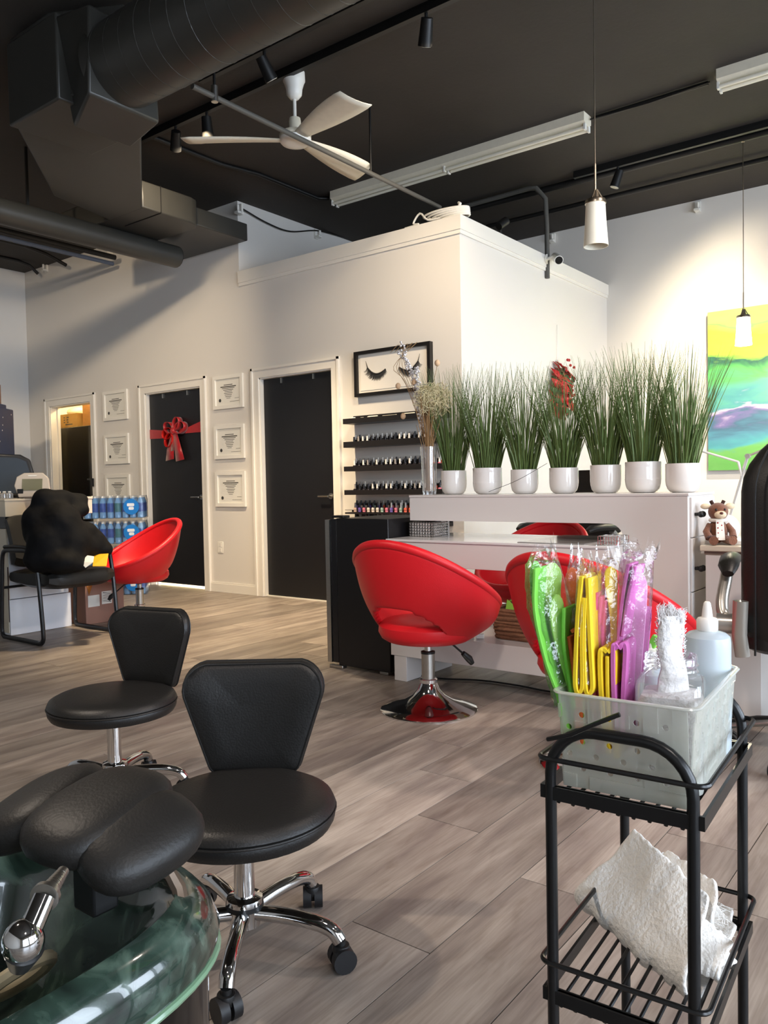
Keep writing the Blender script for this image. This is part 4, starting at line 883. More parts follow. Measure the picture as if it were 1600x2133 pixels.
MB().bb(-.2+.01,.2,-.17,.2,0,.17).build('carton', m_cardy, o, smooth=False); MB().ball((-.05,0,.2), (.13,.14,.07), 12, 8).build('tissue_paper', mat('tissue', 'eee6cf', .7, bump=.8, bscale=20), o)
mb = MB()
for k, (x, z, w) in enumerate(((-.1,.12,.03),(-.03,.12,.05),(-.1,.09,.03),(-.03,.09,.04),(-.1,.06,.03),(-.02,.06,.03),(-.06,.03,.16))): mb.bb(x-.01, x-.01+w, -.1715, -.1701, z, z+.014)
mb.build('printed_lines', m_ink, o, smooth=False)
for k in range(2):
    o = tag(MB().bb(-.16,.2,-.15,.25,0,.165).build('storage_carton', mat('pine_crate', 'a9783f', .7, var=.2, scale=9, stretch=(1,1,5))), ['lower brown storage box at the right on the fridge', 'upper brown storage box near the doorway top'][k], 'box', 'brown boxes on the storage fridge'); o.location = (a.x+.62, Yf+.22, zt+.001+k*.167)
t = thing('storage_lamp', 'bare warm bulb in the storage room ceiling', 'lamp', (-8.7, 6.1, 2.59)); MB().ball((0,0,-.06), .035).build('bulb', mat('warm_bulb', 'fff0c8', .4, emit='ffd890', es=30), t); MB().cyl((0,0,0),(0,0,-.03), .03).build('socket', m_white, t)
light('storage_bulb', 'POINT', (-8.75, 5.95, 2.4), 24, (1, .78, .4), shadow_soft_size=.05)
t = thing('wall_hook', 'black hook bracket on the storage door casing', 'hook', onY(196, 1000, YA)+Vector((0,-.03,0))); MB().bb(-.05,.04,-.03,0,.0,.02).prism([(.02,.0),(.04,.0),(.04,-.075),(.025,-.04)], 'y', -.03, 0).build('hook_arm', m_black, t, smooth=False)
t = thing('room_lamp', 'lamp inside the room behind the bow door', 'lamp', (-6.85, 6.0, 2.58)); MB().ball((0,0,-.05), .05).build('bulb', mat('warm_bulb'), t)
light('spa_room_bulb', 'POINT', (-6.85, 5.75, .5), 60, (1, .93, .8), shadow_soft_size=.1)
# ================================================================== right hand station
t = thing('side_station', 'white drawer station with cream top at the right edge', 'desk', (-.9, 3.85, 0)); xl = onY(1470, 1200, 3.6).x
MB().bb(xl, -.785, 3.60, 4.2, .0005, .715).build('pedestal', m_lam, t, world=True, bevel=.002); MB().bb(xl-.02, .35, 3.585, 4.25, .732, .757).build('station_top', m_cream, t, world=True, bevel=.004); MB().bb(xl-.005, .33, 3.60, 4.23, .7155, .7315).build('edge_band', mat('taupe_band', '7d6c60', .5), t, world=True, smooth=False)
MB().bb(.1, .33, 3.62, 4.2, .0005, .715).build('pedestal', m_lam, t, world=True, bevel=.002)
P = onY(1518, 1128, 3.68); o = tag(MB().bb(-.09,.16,-.06,.1,0,.018).build('paper_tray', m_white, bevel=.003), 'flat white tray on the right station top', 'tray'); o.location = (P.x+.0, 3.72, .7575)
# plush animal
m_pl = mat('brown_plush', '74462e', .9, var=.3, scale=60, bump=.5, bscale=240, sheen=.4); m_plc = mat('cream_plush', 'dcc7a6', .9, bump=.3)
P = onY(1488, 1120, 3.66); t = thing('plush_toy', 'small brown plush animal with a spotted scarf', 'plush toy', (P.x+.012, 3.672, .7585), radians(32))
MB().ball((0,0,.055), (.042,.036,.055), 16, 12).build('body', m_pl, t)
h = MB().ball((.0,-.005,.142), (.042,.038,.04), 18, 12).build('head', m_pl, t); MB().ball((0,-.036,.13), (.026,.018,.018), 14, 10).build('muzzle', m_plc, h); MB().ball((0,-.052,.137), (.008,.007,.006), 10, 8).build('nose', mat('plush_nose', '5a2a22', .5), h)
for s in (-1, 1):
    MB().ball((s*.018,-.036,.152), .0055, 10, 8).build('eye', m_black, h); MB().ball((s*.052,.0,.166), (.022,.01,.013), 12, 8).build('ear', m_plc, h); MB().tube([(s*.02,.005,.175),(s*.028,.005,.19)], .008, 8).build('antler', mat('dark_plush', '3a2118', .9), h)
    MB().tube([(s*.035,-.005,.085),(s*.055,-.02,.055),(s*.05,-.045,.03)], [.014,.015,.017], 10).build('arm', m_pl, t); MB().tube([(s*.02,-.02,.025),(s*.035,-.05,.018),(s*.04,-.075,.02)], [.018,.018,.02], 10).build('leg', m_pl, t)
sc = MB().tube([(.032*cos(a),.03*sin(a)-.002,.105) for a in [2*pi*k/18 for k in range(18)]], .008, 8, closed=True).rings([[(-.02,-.04,.105),(.012,-.042,.105),(.012,-.038,.105),(-.02,-.036,.105)],[(-.022,-.052,.02),(.014,-.054,.02),(.014,-.05,.02),(-.022,-.048,.02)]]).build('scarf', mat('cream_cloth', 'e6e0d4', .8), t)
mb = MB()
for k in range(7): mb.ball((-.013+.016*(k%2), -.0425-.0012*k, .095-.011*k), (.0035,.002,.0035), 7, 5)
mb.build('scarf_dots', m_bow, sc)['kind'] = 'stuff'
P = onY(1512, 1085, 3.78); t = thing('towel_roll', 'fluffy white cloth bundle behind the plush toy', 'towel', (P.x, 3.8, .7585)); o = MB().ball((0,0,.062), (.055,.05,.062), 18, 12).build('cloth', mat('white_towel', 'e9e5df', .95, var=.04, bump=.5, bscale=150), t)
# desk lamp
m_al = mat('aluminium_arm', 'c9c3ba', .35, metal=.6); Y = 3.83; t = thing('desk_lamp', 'slim aluminium desk lamp with folding arms on the right station', 'desk lamp', onY(1508, 1120, Y)*1.0)
t.location.z = .7585
A, B, D_, E_ = onY(1511,1108,Y), onY(1558,950,Y), onY(1612,928,Y), onY(1463,940,Y)
MB().cyl((A.x,Y,.7585),(A.x,Y,.775), .05).build('lamp_base', m_al, t, world=True); MB().tube([(A.x,Y,.775), A, B], .006).build('lower_arm', m_al, t, world=True); MB().cyl(B+Vector((0,-.012,0)), B+Vector((0,.012,0)), .011).build('joint', m_al, t, world=True); MB().tube([B, D_], .005).build('upper_arm', m_al, t, world=True)
F_ = onY(1538,962,Y); G_ = onY(1546,992,Y); MB().tube([E_, F_], .005).build('light_bar', m_white, t, world=True); MB().tube([F_, G_, onY(1549,975,Y), B], .006).build('light_bracket', m_white, t, world=True)
# ---- office chairs (local faces +Y)
m_sil = mat('silver_plastic', 'aaa69e', .3, metal=.7)
def office_chair(label, loc, rz, back_top=1.17):
    t = thing('office_chair', label, 'chair', loc, rz, 'black padded office chairs')
    R = []
    for k in range(17):
        v = k/16; z = .43+(back_top-.43)*v; w = .245*(1-.45*max(0,(v-.72)/.28)**2.4)*(1-.25*max(0,(.15-v)/.15)**2); y = -.24-.06*sin(v*2.6)+.05*v; d = .05*(1-.35*abs(2*v-1)**4)
        R.append([(w*cos(a)*(1 if True else 1), y+d*(.6 if sin(a) > 0 else 1)*math.copysign(abs(sin(a))**.6, sin(a))-.05*(1-cos(a)**2)*0+.05*cos(a)**2, z) for a in [2*pi*j/28 for j in range(28)]])
    b = MB().rings(R).build('backrest', m_lea, t)
    for s in (-1, 1): MB().tube([(s*.20*(1-.4*max(0,(v-.72)/.28)**2.4), -.29-.06*sin(v*2.6)+.05*v+.008, .43+(back_top-.43)*v) for v in [k/14 for k in range(15)]], .004, 5).build('seam', m_black, b)
    MB().rings([[(x*s, y*s, z) for x, y in rrect(.5,.5,.12,5)] for s, z in ((.85,.42),(1,.44),(1.02,.48),(.98,.515),(.8,.53))]).build('seat', m_lea, t)
    for s in (-1, 1):
        a = MB().tube(bez([(s*.25,-.24,.53),(s*.30,-.2,.55),(s*.31,-.17,.60),(s*.30,-.12,.67),(s*.295,-.08,.705)], 18), [.022]*17, 10).build('arm_bracket', m_sil, t)
        MB().cyl((s*.225,-.235,.53),(s*.325,-.235,.53), .036).build('arm_hub', m_sil, a); MB().tube([(s*.245,-.29,.62),(s*.25,-.275,.5),(s*.24,-.26,.42)], .025, 10, flat=.5).build('side_plate', m_sil, a)
        MB().tube([(s*.29,-.17,.70),(s*.29,-.13,.725),(s*.29,.02,.735),(s*.285,.14,.73),(s*.28,.19,.715)], [.02,.036,.038,.036,.02], 12, flat=.7).build('arm_pad', m_lea, a)
    MB().cyl((0,0,.1),(0,0,.42), .028).build('gas_column', m_black, t)
    for k in range(5):
        a = 2*pi*k/5+.5; e = Vector((cos(a), sin(a), 0))
        l = MB().tube([e*.03+Vector((0,0,.125)), e*.16+Vector((0,0,.12)), e*.30+Vector((0,0,.085))], [.03,.026,.02], 10, flat=.6).build('base_leg', m_sil, t)
        MB().tube([e*.10+Vector((0,0,.142)), e*.2+Vector((0,0,.13)), e*.29+Vector((0,0,.105))], [.018,.018,.014], 8, flat=.4).build('leg_cover', m_black, l)
        n = e.cross(Vector((0,0,1))); c = e*.295+Vector((0,0,.03))
        MB().cyl(c-n*.028, c-n*.006, .029).cyl(c+n*.006, c+n*.028, .029).cyl(c, c+Vector((0,0,.05)), .008).build('caster', m_black, l)
    return t
P = ond(1700, 1200, 2.93); office_chair('black office chair with silver arms at the right edge', (P.x, P.y, 0), radians(12), 1.19)
P = onY(1182, 1000, 5.15); office_chair('black office chair partly hidden behind the grass pots', (P.x, 5.15, 0), radians(170), 1.12)
# ================================================================== foreground stools (local: backrest at +Y)
m_rub = mat('black_rubber', '121214', .5)
def stool(label, loc, rz, a0, ztop, tilt=0):
    t = thing('pedicure_stool', label, 'stool', loc, rz, 'black low pedicure stools'); zt = ztop
    MB().lathe([(.001,zt-.066),(.18,zt-.066),(.20,zt-.062),(.207,zt-.05),(.209,zt-.036),(.206,zt-.03)], 48).build('seat_band', m_lea, t)
    MB().lathe([(.206,zt-.031),(.2095,zt-.024),(.203,zt-.010),(.185,zt-.001),(.14,zt+.006),(.07,zt+.009),(.001,zt+.010)], 48, cap0=False).build('seat_pad', m_lea, t)
    MB().tube([(.209*cos(a),.209*sin(a),zt-.0305) for a in [2*pi*k/48 for k in range(48)]], .0028, 6, closed=True).build('seat_piping', m_lea, t)
    # backrest: rounded trapezoid, padded both sides, curved round the sitter
    O = []
    def corner(cx, cz, r, a, b, n=7): O.extend((cx+r*cos(a+(b-a)*k/n), cz+r*sin(a+(b-a)*k/n)) for k in range(n+1))
    corner(.112,.195,.062,-.25,1.45); corner(-.112,.195,.062,pi-1.45,pi+.25); corner(-.085,.012,.03,pi+.25,1.5*pi-.05,4); corner(.085,.012,.03,1.5*pi+.05,2*pi-.25,4)
    c = (0,.12)
    def lay(s, d): return [(c[0]+(x-c[0])*s, .205+d+.0-((c[0]+(x-c[0])*s)/.178)**2*.035+.10*(c[1]+(z-c[1])*s)*.9, zt+c[1]+(z-c[1])*s) for x, z in O]
    MB().rings([lay(.25,-.034), lay(.6,-.032), lay(.88,-.026), lay(.97,-.018), lay(1,-.008), lay(1,.012), lay(.96,.020), lay(.6,.026), lay(.25,.027)]).build('backrest', m_lea, t)
    MB().tube(lay(.975,-.0175), .003, 6, closed=True).build('back_piping', m_lea, t); MB().tube(lay(1.0,.010), .0025, 6, closed=True).build('back_zip', m_black, t)
    MB().tube([(0,.05,zt-.07),(0,.19,zt-.06),(0,.235,zt-.02),(0,.235,zt+.06)], .014, 8, flat=.4).build('back_bracket', m_steel, t)
    MB().cyl((0,0,.13),(0,0,zt-.085), .023, n=24).build('column', m_chrome, t); MB().cyl((0,0,zt-.09),(0,0,zt-.064), .03, n=20).build('seat_plate', m_black, t)
    MB().tube([(0,0,zt-.075),(-.10,-.03,zt-.085),(-.15,-.05,zt-.09)], .006).build('height_lever', m_black, t)
    MB().lathe([(.03,.062),(.034,.066),(.036,.10),(.042,.118),(.040,.128),(.026,.132)], 28).build('hub', m_chrome, t); MB().lathe([(.0375,.104),(.0425,.106),(.0425,.116),(.0375,.118)], 28).build('hub_ring', m_black, t)
    for k in range(5):
        a = a0+2*pi*k/5; e = Vector((cos(a), sin(a), 0)); up = Vector((0,0,1))
        l = MB().tube(bez([e*.025+up*.095, e*.10+up*.098, e*.17+up*.094, e*.21+up*.082, e*.228+up*.062], 16), [.017]*9+[.0165]*8, 12, flat=1.0).build('base_leg', m_chrome, t)
        n = Vector((-sin(a+.7), cos(a+.7), 0)); cc = e*.232+up*.0265
        w = MB().cyl(cc-n*.024, cc-n*.004, .026, n=20).cyl(cc+n*.004, cc+n*.024, .026, n=20).build('caster', m_rub, l); MB().cyl(e*.23+up*.02, e*.229+up*.064, .011).lathe([(.001,.05),(.018,.05),(.020,.042),(.018,.03)], 14, e*.23+up*.004).build('caster_fork', m_black, w)
    return t
stool('nearest black pedicure stool with chrome star base beside the foot basin', (-1.34, 1.20, 0), radians(38), radians(-52-38), .358)
stool('farther black pedicure stool in front of the guest chair', (-2.36, 1.55, 0), radians(14), radians(30), .362)
# ================================================================== pedicure basin
def basin_material():
    m = bpy.data.materials.new('green_resin'); m.use_nodes = True; N, Lk = m.node_tree.nodes, m.node_tree.links; b = N['Principled BSDF']
    tc = N.new('ShaderNodeTexCoord'); n = N.new('ShaderNodeTexNoise'); n.inputs['Scale'].default_value = 9; n.inputs['Detail'].default_value = 7; n.inputs['Distortion'].default_value = 2.2; Lk.new(tc.outputs['Object'], n.inputs['Vector'])
    r = N.new('ShaderNodeValToRGB'); e = r.color_ramp.elements; e[0].position = .3; e[0].color = lin('141d19'); e[1].position = .72; e[1].color = lin('55675b'); q = e.new(.5); q.color = lin('26362e'); q = e.new(.86); q.color = lin('8f9d86')
    Lk.new(n.outputs[0], r.inputs[0]); Lk.new(r.outputs[0], b.inputs['Base Color']); b.inputs['Roughness'].default_value = .16; b.inputs['Coat Weight'].default_value = 1; b.inputs['Coat Roughness'].default_value = .03
    bp = N.new('ShaderNodeBump'); bp.inputs['Strength'].default_value = .12; Lk.new(n.outputs[0], bp.inputs['Height']); Lk.new(bp.outputs[0], b.inputs['Normal'])
    return m
BC = Vector((-1.07, .37, 0)); t = thing('pedicure_basin', 'green marbled resin foot basin on a black base', 'foot basin', BC)
def bout(s, z, n=56, ox=0, oy=0):
    P = []
    for j in range(n):
        a = 2*pi*j/n; ca, sa = cos(a), sin(a); ex = .62
        P.append(((.255*math.copysign(abs(ca)**ex, ca))*s+ox, (.41*math.copysign(abs(sa)**ex, sa))*s+oy, z))
    return P
m_res = basin_material()
MB().rings([bout(.99,.392), bout(1.02,.398), bout(1.03,.42), bout(1.0,.452), bout(.95,.474), bout(.88,.482), bout(.82,.472), bout(.76,.43), bout(.69,.36), bout(.58,.29), bout(.40,.255), bout(.1,.25)], False, True).build('bowl', m_res, t)
MB().tube(bout(1.018,.394), .006, 8, closed=True).build('bowl_lip', mat('pale_green_lip', '6f8f72', .2, coat=.5), t)
MB().rings([bout(.86,.0005), bout(.93,.05), bout(.98,.2), bout(.985,.391)], True, False).build('base_cabinet', mat('glossy_black_base', '0c0c0d', .12, var=.3, scale=8, coat=.6), t)
dp = onz(40, 2050, .36); MB().tube([Vector((dp.x,dp.y,.37))-BC+Vector((.045*cos(a)*.6,.045*sin(a),.028*cos(a))) for a in [2*pi*k/24 for k in range(24)]], .01, 8, closed=True).build('jet_ring', mat('ivory_plastic', 'a89c80', .4), t)
lf = onz(205, 1905, .40)-BC; MB().ball((lf.x, lf.y, .335), (.05,.02,.012), 14, 8).build('red_leaf_inlay', mat('red_inlay', '7a2a22', .3, var=.5, scale=30), t)
fr = thing('foot_rest', 'black three-lobed padded foot rest over the basin', 'foot rest', (-1.02, .66, .5))
m_pad = mat('worn_black_vinyl', '1d1b19', .5, var=.3, scale=20, bump=.1, bscale=200)
for px, py, z, hw, hl, a, tl, tx in ((88,1682,.575,.078,.10,14,-18,10),(208,1696,.590,.082,.105,8,2,10),(295,1750,.570,.062,.088,2,24,10)):
    P = onz(px, py, z); MB().ball(P, (hw, hl, .036), 24, 14, Rz(radians(a)) @ Ry(radians(tl)) @ Rx(radians(tx)), pw=.75).build('foot_pad', m_pad, fr, world=True, angle=80)
P = onz(150, 1800, .55); MB().box(P+Vector((-.01,.04,-.03)), (.05,.04,.10)).build('support_block', m_black, fr, world=True, bevel=.004); MB().box(P+Vector((-.03,.03,.015)), (.16,.05,.014)).build('support_plate', mat('rusty_steel', '6a5a4c', .5, metal=.6), fr, world=True, bevel=.002)
P2_ = onz(355, 1850, .45); MB().tube([P+Vector((.03,.07,-.02)), ond(350,1815,1.13), ond(372,1850,1.13), ond(378,1880,1.12)], .011).build('support_arm', MC['rusty_steel'], fr, world=True)
sp = thing('foot_sprayer', 'chrome hand sprayer resting in the foot basin', 'sprayer', ond(50, 1990, .86))
A, B = ond(58, 1950, .86), ond(92, 1870, .89); D_ = ond(132, 1815, .94)
MB().ball(ond(48, 1962, .86), (.022,.022,.024), 18, 14).build('spray_head', m_chrome, sp, world=True); MB().cyl(A, B, .0125, n=20).build('handle', m_chrome, sp, world=True)
MB().cyl(B, B.lerp(D_,.12), .0165, n=20).build('collar_nut', m_steel, sp, world=True)
R = []
mb = MB(); ax = (D_-B)
for k in range(7): mb.cyl(B+ax*(.12+.12*k), B+ax*(.12+.12*k+.09), .0115-.0007*k, n=16)
mb.cyl(B, D_, .007).build('ribbed_hose', m_steel, sp, world=True)
MB().cyl(ond(50, 1975, .86), ond(42, 2010, .87), .021, .012, n=20).build('spray_nozzle', m_black, sp, world=True)
# ================================================================== wire cart
CR = radians(3.5); CP = Vector((-.394, 1.140, 0)); cart = thing('wire_cart', 'narrow black wire cart holding a basket and a towel', 'cart', CP, CR); hw, hd = .092, .158
m_cart = mat('black_powder_coat', '111112', .3, var=.3, scale=60)
for s in (-1, 1):
    y = s*hd; r = .062
    MB().tube([(-hw,y,.0006),(-hw,y,.3)]+[(-hw+r-r*cos(a), y, .72-r+r*sin(a)) for a in [pi/2*k/8 for k in range(9)]]+[(hw-r+r*sin(a), y, .72-r+r*cos(a)) for a in [pi/2*k/8 for k in range(9)]]+[(hw,y,.3),(hw,y,.0006)], .0078, 12).build('leg_loop', m_cart, cart)
for z in (.634, .354, .075):
    sh = MB().bb(-hw,hw,-hd-.006,-hd+.004,z-.012,z+.006).bb(-hw,hw,hd-.004,hd+.006,z-.012,z+.006).bb(-hw-.014,-hw-.010,-hd,hd,z-.012,z+.006).bb(hw+.010,hw+.014,-hd,hd,z-.012,z+.006).bb(-hw-.014,hw+.014,-hd-.003,-hd+.001,z-.012,z+.006).bb(-hw-.014,hw+.014,hd-.001,hd+.003,z-.012,z+.006).build('shelf_frame', m_cart, cart, smooth=False)
    for k in range(9):
        x = -hw+.012+(2*hw-.024)*k/8; MB().tube([(x,-hd-.004,z-.014),(x,-hd+.006,z-.006),(x,hd-.006,z-.006),(x,hd+.004,z-.014)], .0027, 6).build('shelf_wire', m_cart, sh)
    if z > .1: MB().tube([(x, y, z+.043) for x, y in rrect(2*hw+.034, 2*hd+.012, .014, 4)], .0036, 8, closed=True).build('guard_rail', m_cart, cart)
# ---- perforated basket
bk = thing('plastic_basket', 'frosted perforated plastic basket on the cart top', 'basket', (CP.x+.004, CP.y, .638), CR)
m_frost = film('frosted_plastic', 'e9ebe0', alpha=.46, diff=.46, rough=.25)
bx0, bx1, by0, by1, bh = -.083, .080, -.142, .105, .128
def perf(mb, A, U, V, nu, nv, r, skip=lambda i, j: False):
    """sheet from corner A along U and V, nu x nv cells with eight-sided holes"""
    A, U, V = Vector(A), Vector(U), Vector(V); u, v = U/nu, V/nv; lu, lv = u.length, v.length
    for i in range(nu):
        for j in range(nv):
            c = A+u*(i+.5)+v*(j+.5)
            sq = [c+u*a+v*b for a, b in ((.5,0),(.5,.5),(0,.5),(-.5,.5),(-.5,0),(-.5,-.5),(0,-.5),(.5,-.5))]
            if skip(i, j): mb.add(sq, [tuple(range(8))]); continue
            ho = [c+u*(r/lu*cos(pi/4*k))+v*(r/lv*sin(pi/4*k)) for k in range(8)]
            mb.add(sq+ho, [(k, (k+1) % 8, 8+(k+1) % 8, 8+k) for k in range(8)])
fl = .008
fr_ = MB(); perf(fr_, (bx0,by0,.0), (bx1-bx0,0,0), (0,-fl,bh), 9, 7, .0042, lambda i, j: j in (0,6) or i == 8 or (i+j) % 2); fr_.build('front_wall', m_frost, bk, smooth=False, solid=.0016)
b_ = MB(); perf(b_, (bx0,by1,.0), (bx1-bx0,0,0), (0,fl,bh), 9, 7, .0042, lambda i, j: j in (0,6) or (i+j) % 2); b_.build('rear_wall', m_frost, bk, smooth=False, solid=.0016)
for x, s in ((bx0,-1),(bx1,1)):
    q = MB(); perf(q, (x,by0,0), (0,by1-by0,0), (s*fl,0,bh), 13, 7, .0040, lambda i, j: j in (0,6) or (i+j) % 2); q.build('side_wall', m_frost, bk, smooth=False, solid=.0016)
MB().bb(bx0,bx1,by0,by1,0,.0018).build('basket_floor', m_frost, bk, smooth=False)
rim = rrect(bx1-bx0+2*fl+.006, by1-by0+2*fl+.006, .016, 5, (bx0+bx1)/2, (by0+by1)/2)
MB().tube([(x,y,bh) for x, y in rim], .0042, 8, closed=True, flat=.55).build('rim', film('frosted_rim', 'f0f1ea', alpha=.75, diff=.6, rough=.15), bk)
t = thing('coated_wire', 'black coated wire poking out over the basket front', 'wire', ond(1255, 1500, 1.0)); MB().tube([ond(1291,1488,.985), ond(1240,1508,1.0), ond(1190,1530,1.02), ond(1141,1540,1.05)], .003, 8).build('wire_rod', m_cart, t, world=True)
# ---- foam slippers in bags
F = {k: mat('foam_'+k, c, .65, var=.07, scale=30, bump=.08, bscale=300) for k, c in dict(green='78c94a', lime='aad46c', orange='df6c34', yellow='e6c322', rose='d2587f', orchid='c566a9', pink='dc9cc8').items()}
RT, UP = _r, _u
DEPTHV = Vector((-.10, .995, 0)).normalized()
def strip(path, d, wpx, m, nm, parent, face=True, th=.005, taper=None):
    """foam strip through pixel points at depth d; face-on width wpx px, or edge-on (depth width wpx in metres)"""
    P = bez([ond(x, y, d) for x, y in path], 6*len(path)); R = []
    for i, p in enumerate(P):
        tg = (P[min(i+1,len(P)-1)]-P[max(i-1,0)]).normalized(); u = i/(len(P)-1)
        if face:
            s = RT-tg*RT.dot(tg); s.normalize(); w = wpx/FPX*d/2; e = min(u, 1-u)*len(P)
            w *= min(1, sqrt(max(.05, 1-(1-min(1, e/3.5))**2)))
            if taper: w *= taper(u)
            n = tg.cross(s).normalized()*(th/2)
            R.append([p-s*w-n, p+s*w-n, p+s*w+n, p-s*w+n])
        else:
            s = DEPTHV*wpx/2; n = tg.cross(DEPTHV).normalized()*(th/2); R.append([p-s-n, p+s-n, p+s+n, p-s+n])
    return MB().rings(R).build(nm, m, parent, world=True, bevel=.0012, angle=50)
def bag(outline, d, parent, seed, dd=.028):
    """crinkled clear film sleeve; outline rows (y, x_left, x_right) in pixels"""
    rs = random.Random(seed); R = []; n = 20; rows = []
    for i in range(len(outline)-1):
        for k in range(4): u = k/4; rows.append(tuple(outline[i][q]*(1-u)+outline[i+1][q]*u for q in range(3)))
    rows.append(outline[-1])
    for i, (y, xl, xr) in enumerate(rows):
        c = ond((xl+xr)/2, y, d); w = (xr-xl)/2/FPX*d; ring = []; dq = dd*min(1, .12+i*.16)
        for j in range(n):
            a = 2*pi*j/n; k = 1+rs.uniform(-.10,.10); ring.append(c+RT*(w*cos(a)*(1+rs.uniform(-.05,.05)))+DEPTHV*(dq*sin(a)*k+rs.uniform(-.003,.003))+UP*rs.uniform(-.004,.004)*(5 if i == 0 else 1))
        R.append(ring)
    return MB().rings(R, False, False).build('plastic_bag', film('clear_bag', alpha=.16, diff=.12, rough=.1, bump=.5, bscale=60), parent, world=True, angle=25)
def slip(name_lab, x, d): 
    return thing('bagged_slippers', name_lab, 'slippers', ond(x, 1560, d), 0, 'foam slippers standing in the basket')
d = 1.12; t = slip('green foam slippers in a clear bag at the left of the basket', 1170, d)
strip([(1116,1168),(1119,1240),(1138,1330),(1162,1410),(1186,1480),(1200,1560)], d+.012, 26, F['green'], 'slipper_sole', t)
strip([(1152,1172),(1146,1240),(1158,1310),(1184,1390),(1206,1470),(1216,1560)], d+.006, 44, F['lime'], 'slipper_sole', t)
strip([(1160,1238),(1162,1300),(1180,1370),(1200,1450),(1210,1560)], d-.012, 30, F['lime'], 'slipper_strap', t)
strip([(1186,1262),(1186,1330),(1196,1400),(1206,1470)], d-.004, .05, F['green'], 'slipper_edge', t, False)
strip([(1128,1180),(1128,1270),(1150,1370),(1178,1450),(1190,1540)], d-.006, .055, F['green'], 'slipper_edge', t, False)
strip([(1150,1380),(1163,1430),(1172,1480)], d+.02, 7, F['yellow'], 'yellow_tab', t)
bag([(1135,1112,1155),(1175,1097,1165),(1260,1100,1190),(1350,1128,1205),(1420,1145,1212),(1470,1160,1215)], d, t, 1)
d = 1.135; t = slip('orange foam slippers between the green and yellow pairs', 1210, d)
strip([(1192,1182),(1198,1250),(1206,1330),(1212,1420),(1216,1520)], d+.01, 28, F['orange'], 'slipper_sole', t); strip([(1202,1310),(1212,1306),(1216,1330),(1218,1430),(1220,1540)], d-.014, .05, F['orange'], 'slipper_edge', t, False); strip([(1196,1320),(1206,1400),(1212,1540)], d-.014, .05, F['orange'], 'slipper_edge', t, False)
bag([(1158,1190,1206),(1200,1180,1222),(1280,1184,1226),(1380,1190,1226)], d+.01, t, 2)
d = 1.10; t = slip('yellow foam slippers folded in two hanging loops', 1226, d)
strip([(1224,1196),(1216,1280),(1212,1370),(1211,1415),(1216,1434),(1223,1430),(1226,1410),(1225,1330),(1227,1240)], d, .058, F['yellow'], 'folded_slipper', t, False, .0046); strip([(1231,1240),(1229,1330),(1231,1415),(1237,1437),(1244,1430),(1246,1410),(1241,1320),(1236,1200)], d, .058, F['yellow'], 'folded_slipper', t, False, .0046)
strip([(1240,1440),(1243,1490),(1262,1560)], d+.03, 12, F['yellow'], 'slipper_tab', t)
bag([(1166,1206,1232),(1200,1204,1246),(1300,1204,1250),(1420,1206,1252)], d, t, 3)
d = 1.12; t = slip('rose pink foam slippers behind the folded yellow pair', 1252, d)
for k, x in enumerate((1244, 1254, 1262)): strip([(x+8,1230+8*k),(x+2,1320),(x+4,1420),(x+8,1500),(x+12,1560)], d+.004*k, .05, F['rose'], 'folded_slipper', t, False)
d = 1.105; t = slip('yellow foam slippers with a rounded heel in the middle', 1276, d)
strip([(1272,1180),(1274,1225),(1278,1290),(1279,1345)], d+.006, 26, F['yellow'], 'slipper_sole', t, taper=lambda u: 1 if u < .3 else 1-.5*min(1,(u-.3)/.4))
strip([(1275,1352),(1265,1345),(1260,1360),(1262,1430),(1270,1510),(1278,1560)], d-.006, .05, F['yellow'], 'folded_slipper', t, False); strip([(1277,1352),(1286,1345),(1290,1362),(1289,1430),(1290,1510),(1294,1570)], d-.006, .05, F['yellow'], 'folded_slipper', t, False); strip([(1275,1360),(1276,1440),(1282,1540)], d-.006, .05, F['yellow'], 'folded_slipper', t, False)
bag([(1152,1240,1290),(1200,1246,1298),(1280,1250,1300),(1360,1254,1298)], d, t, 4)
d = 1.11; t = slip('pink and orchid foam slippers in the tallest crinkled bag', 1310, d)
strip([(1318,1172),(1308,1230),(1300,1300),(1297,1360)], d+.004, .05, F['orchid'], 'slipper_edge', t, False); strip([(1332,1176),(1318,1240),(1306,1320)], d+.0, .05, F['orchid'], 'slipper_edge', t, False)
strip([(1330,1190),(1326,1270),(1318,1370),(1310,1470),(1310,1560)], d+.012, 40, F['pink'], 'slipper_sole', t); strip([(1349,1262),(1344,1330),(1336,1400)], d+.016, 18, F['orchid'], 'slipper_sole', t)
strip([(1298,1345),(1290,1336),(1287,1350),(1288,1430),(1294,1510)], d-.014, .05, F['orchid'], 'folded_slipper', t, False); strip([(1300,1345),(1307,1335),(1312,1350),(1308,1430),(1306,1520)], d-.014, .05, F['orchid'], 'folded_slipper', t, False)
bag([(1142,1300,1376),(1170,1290,1362),(1240,1292,1358),(1330,1290,1350),(1420,1290,1338)], d, t, 5)
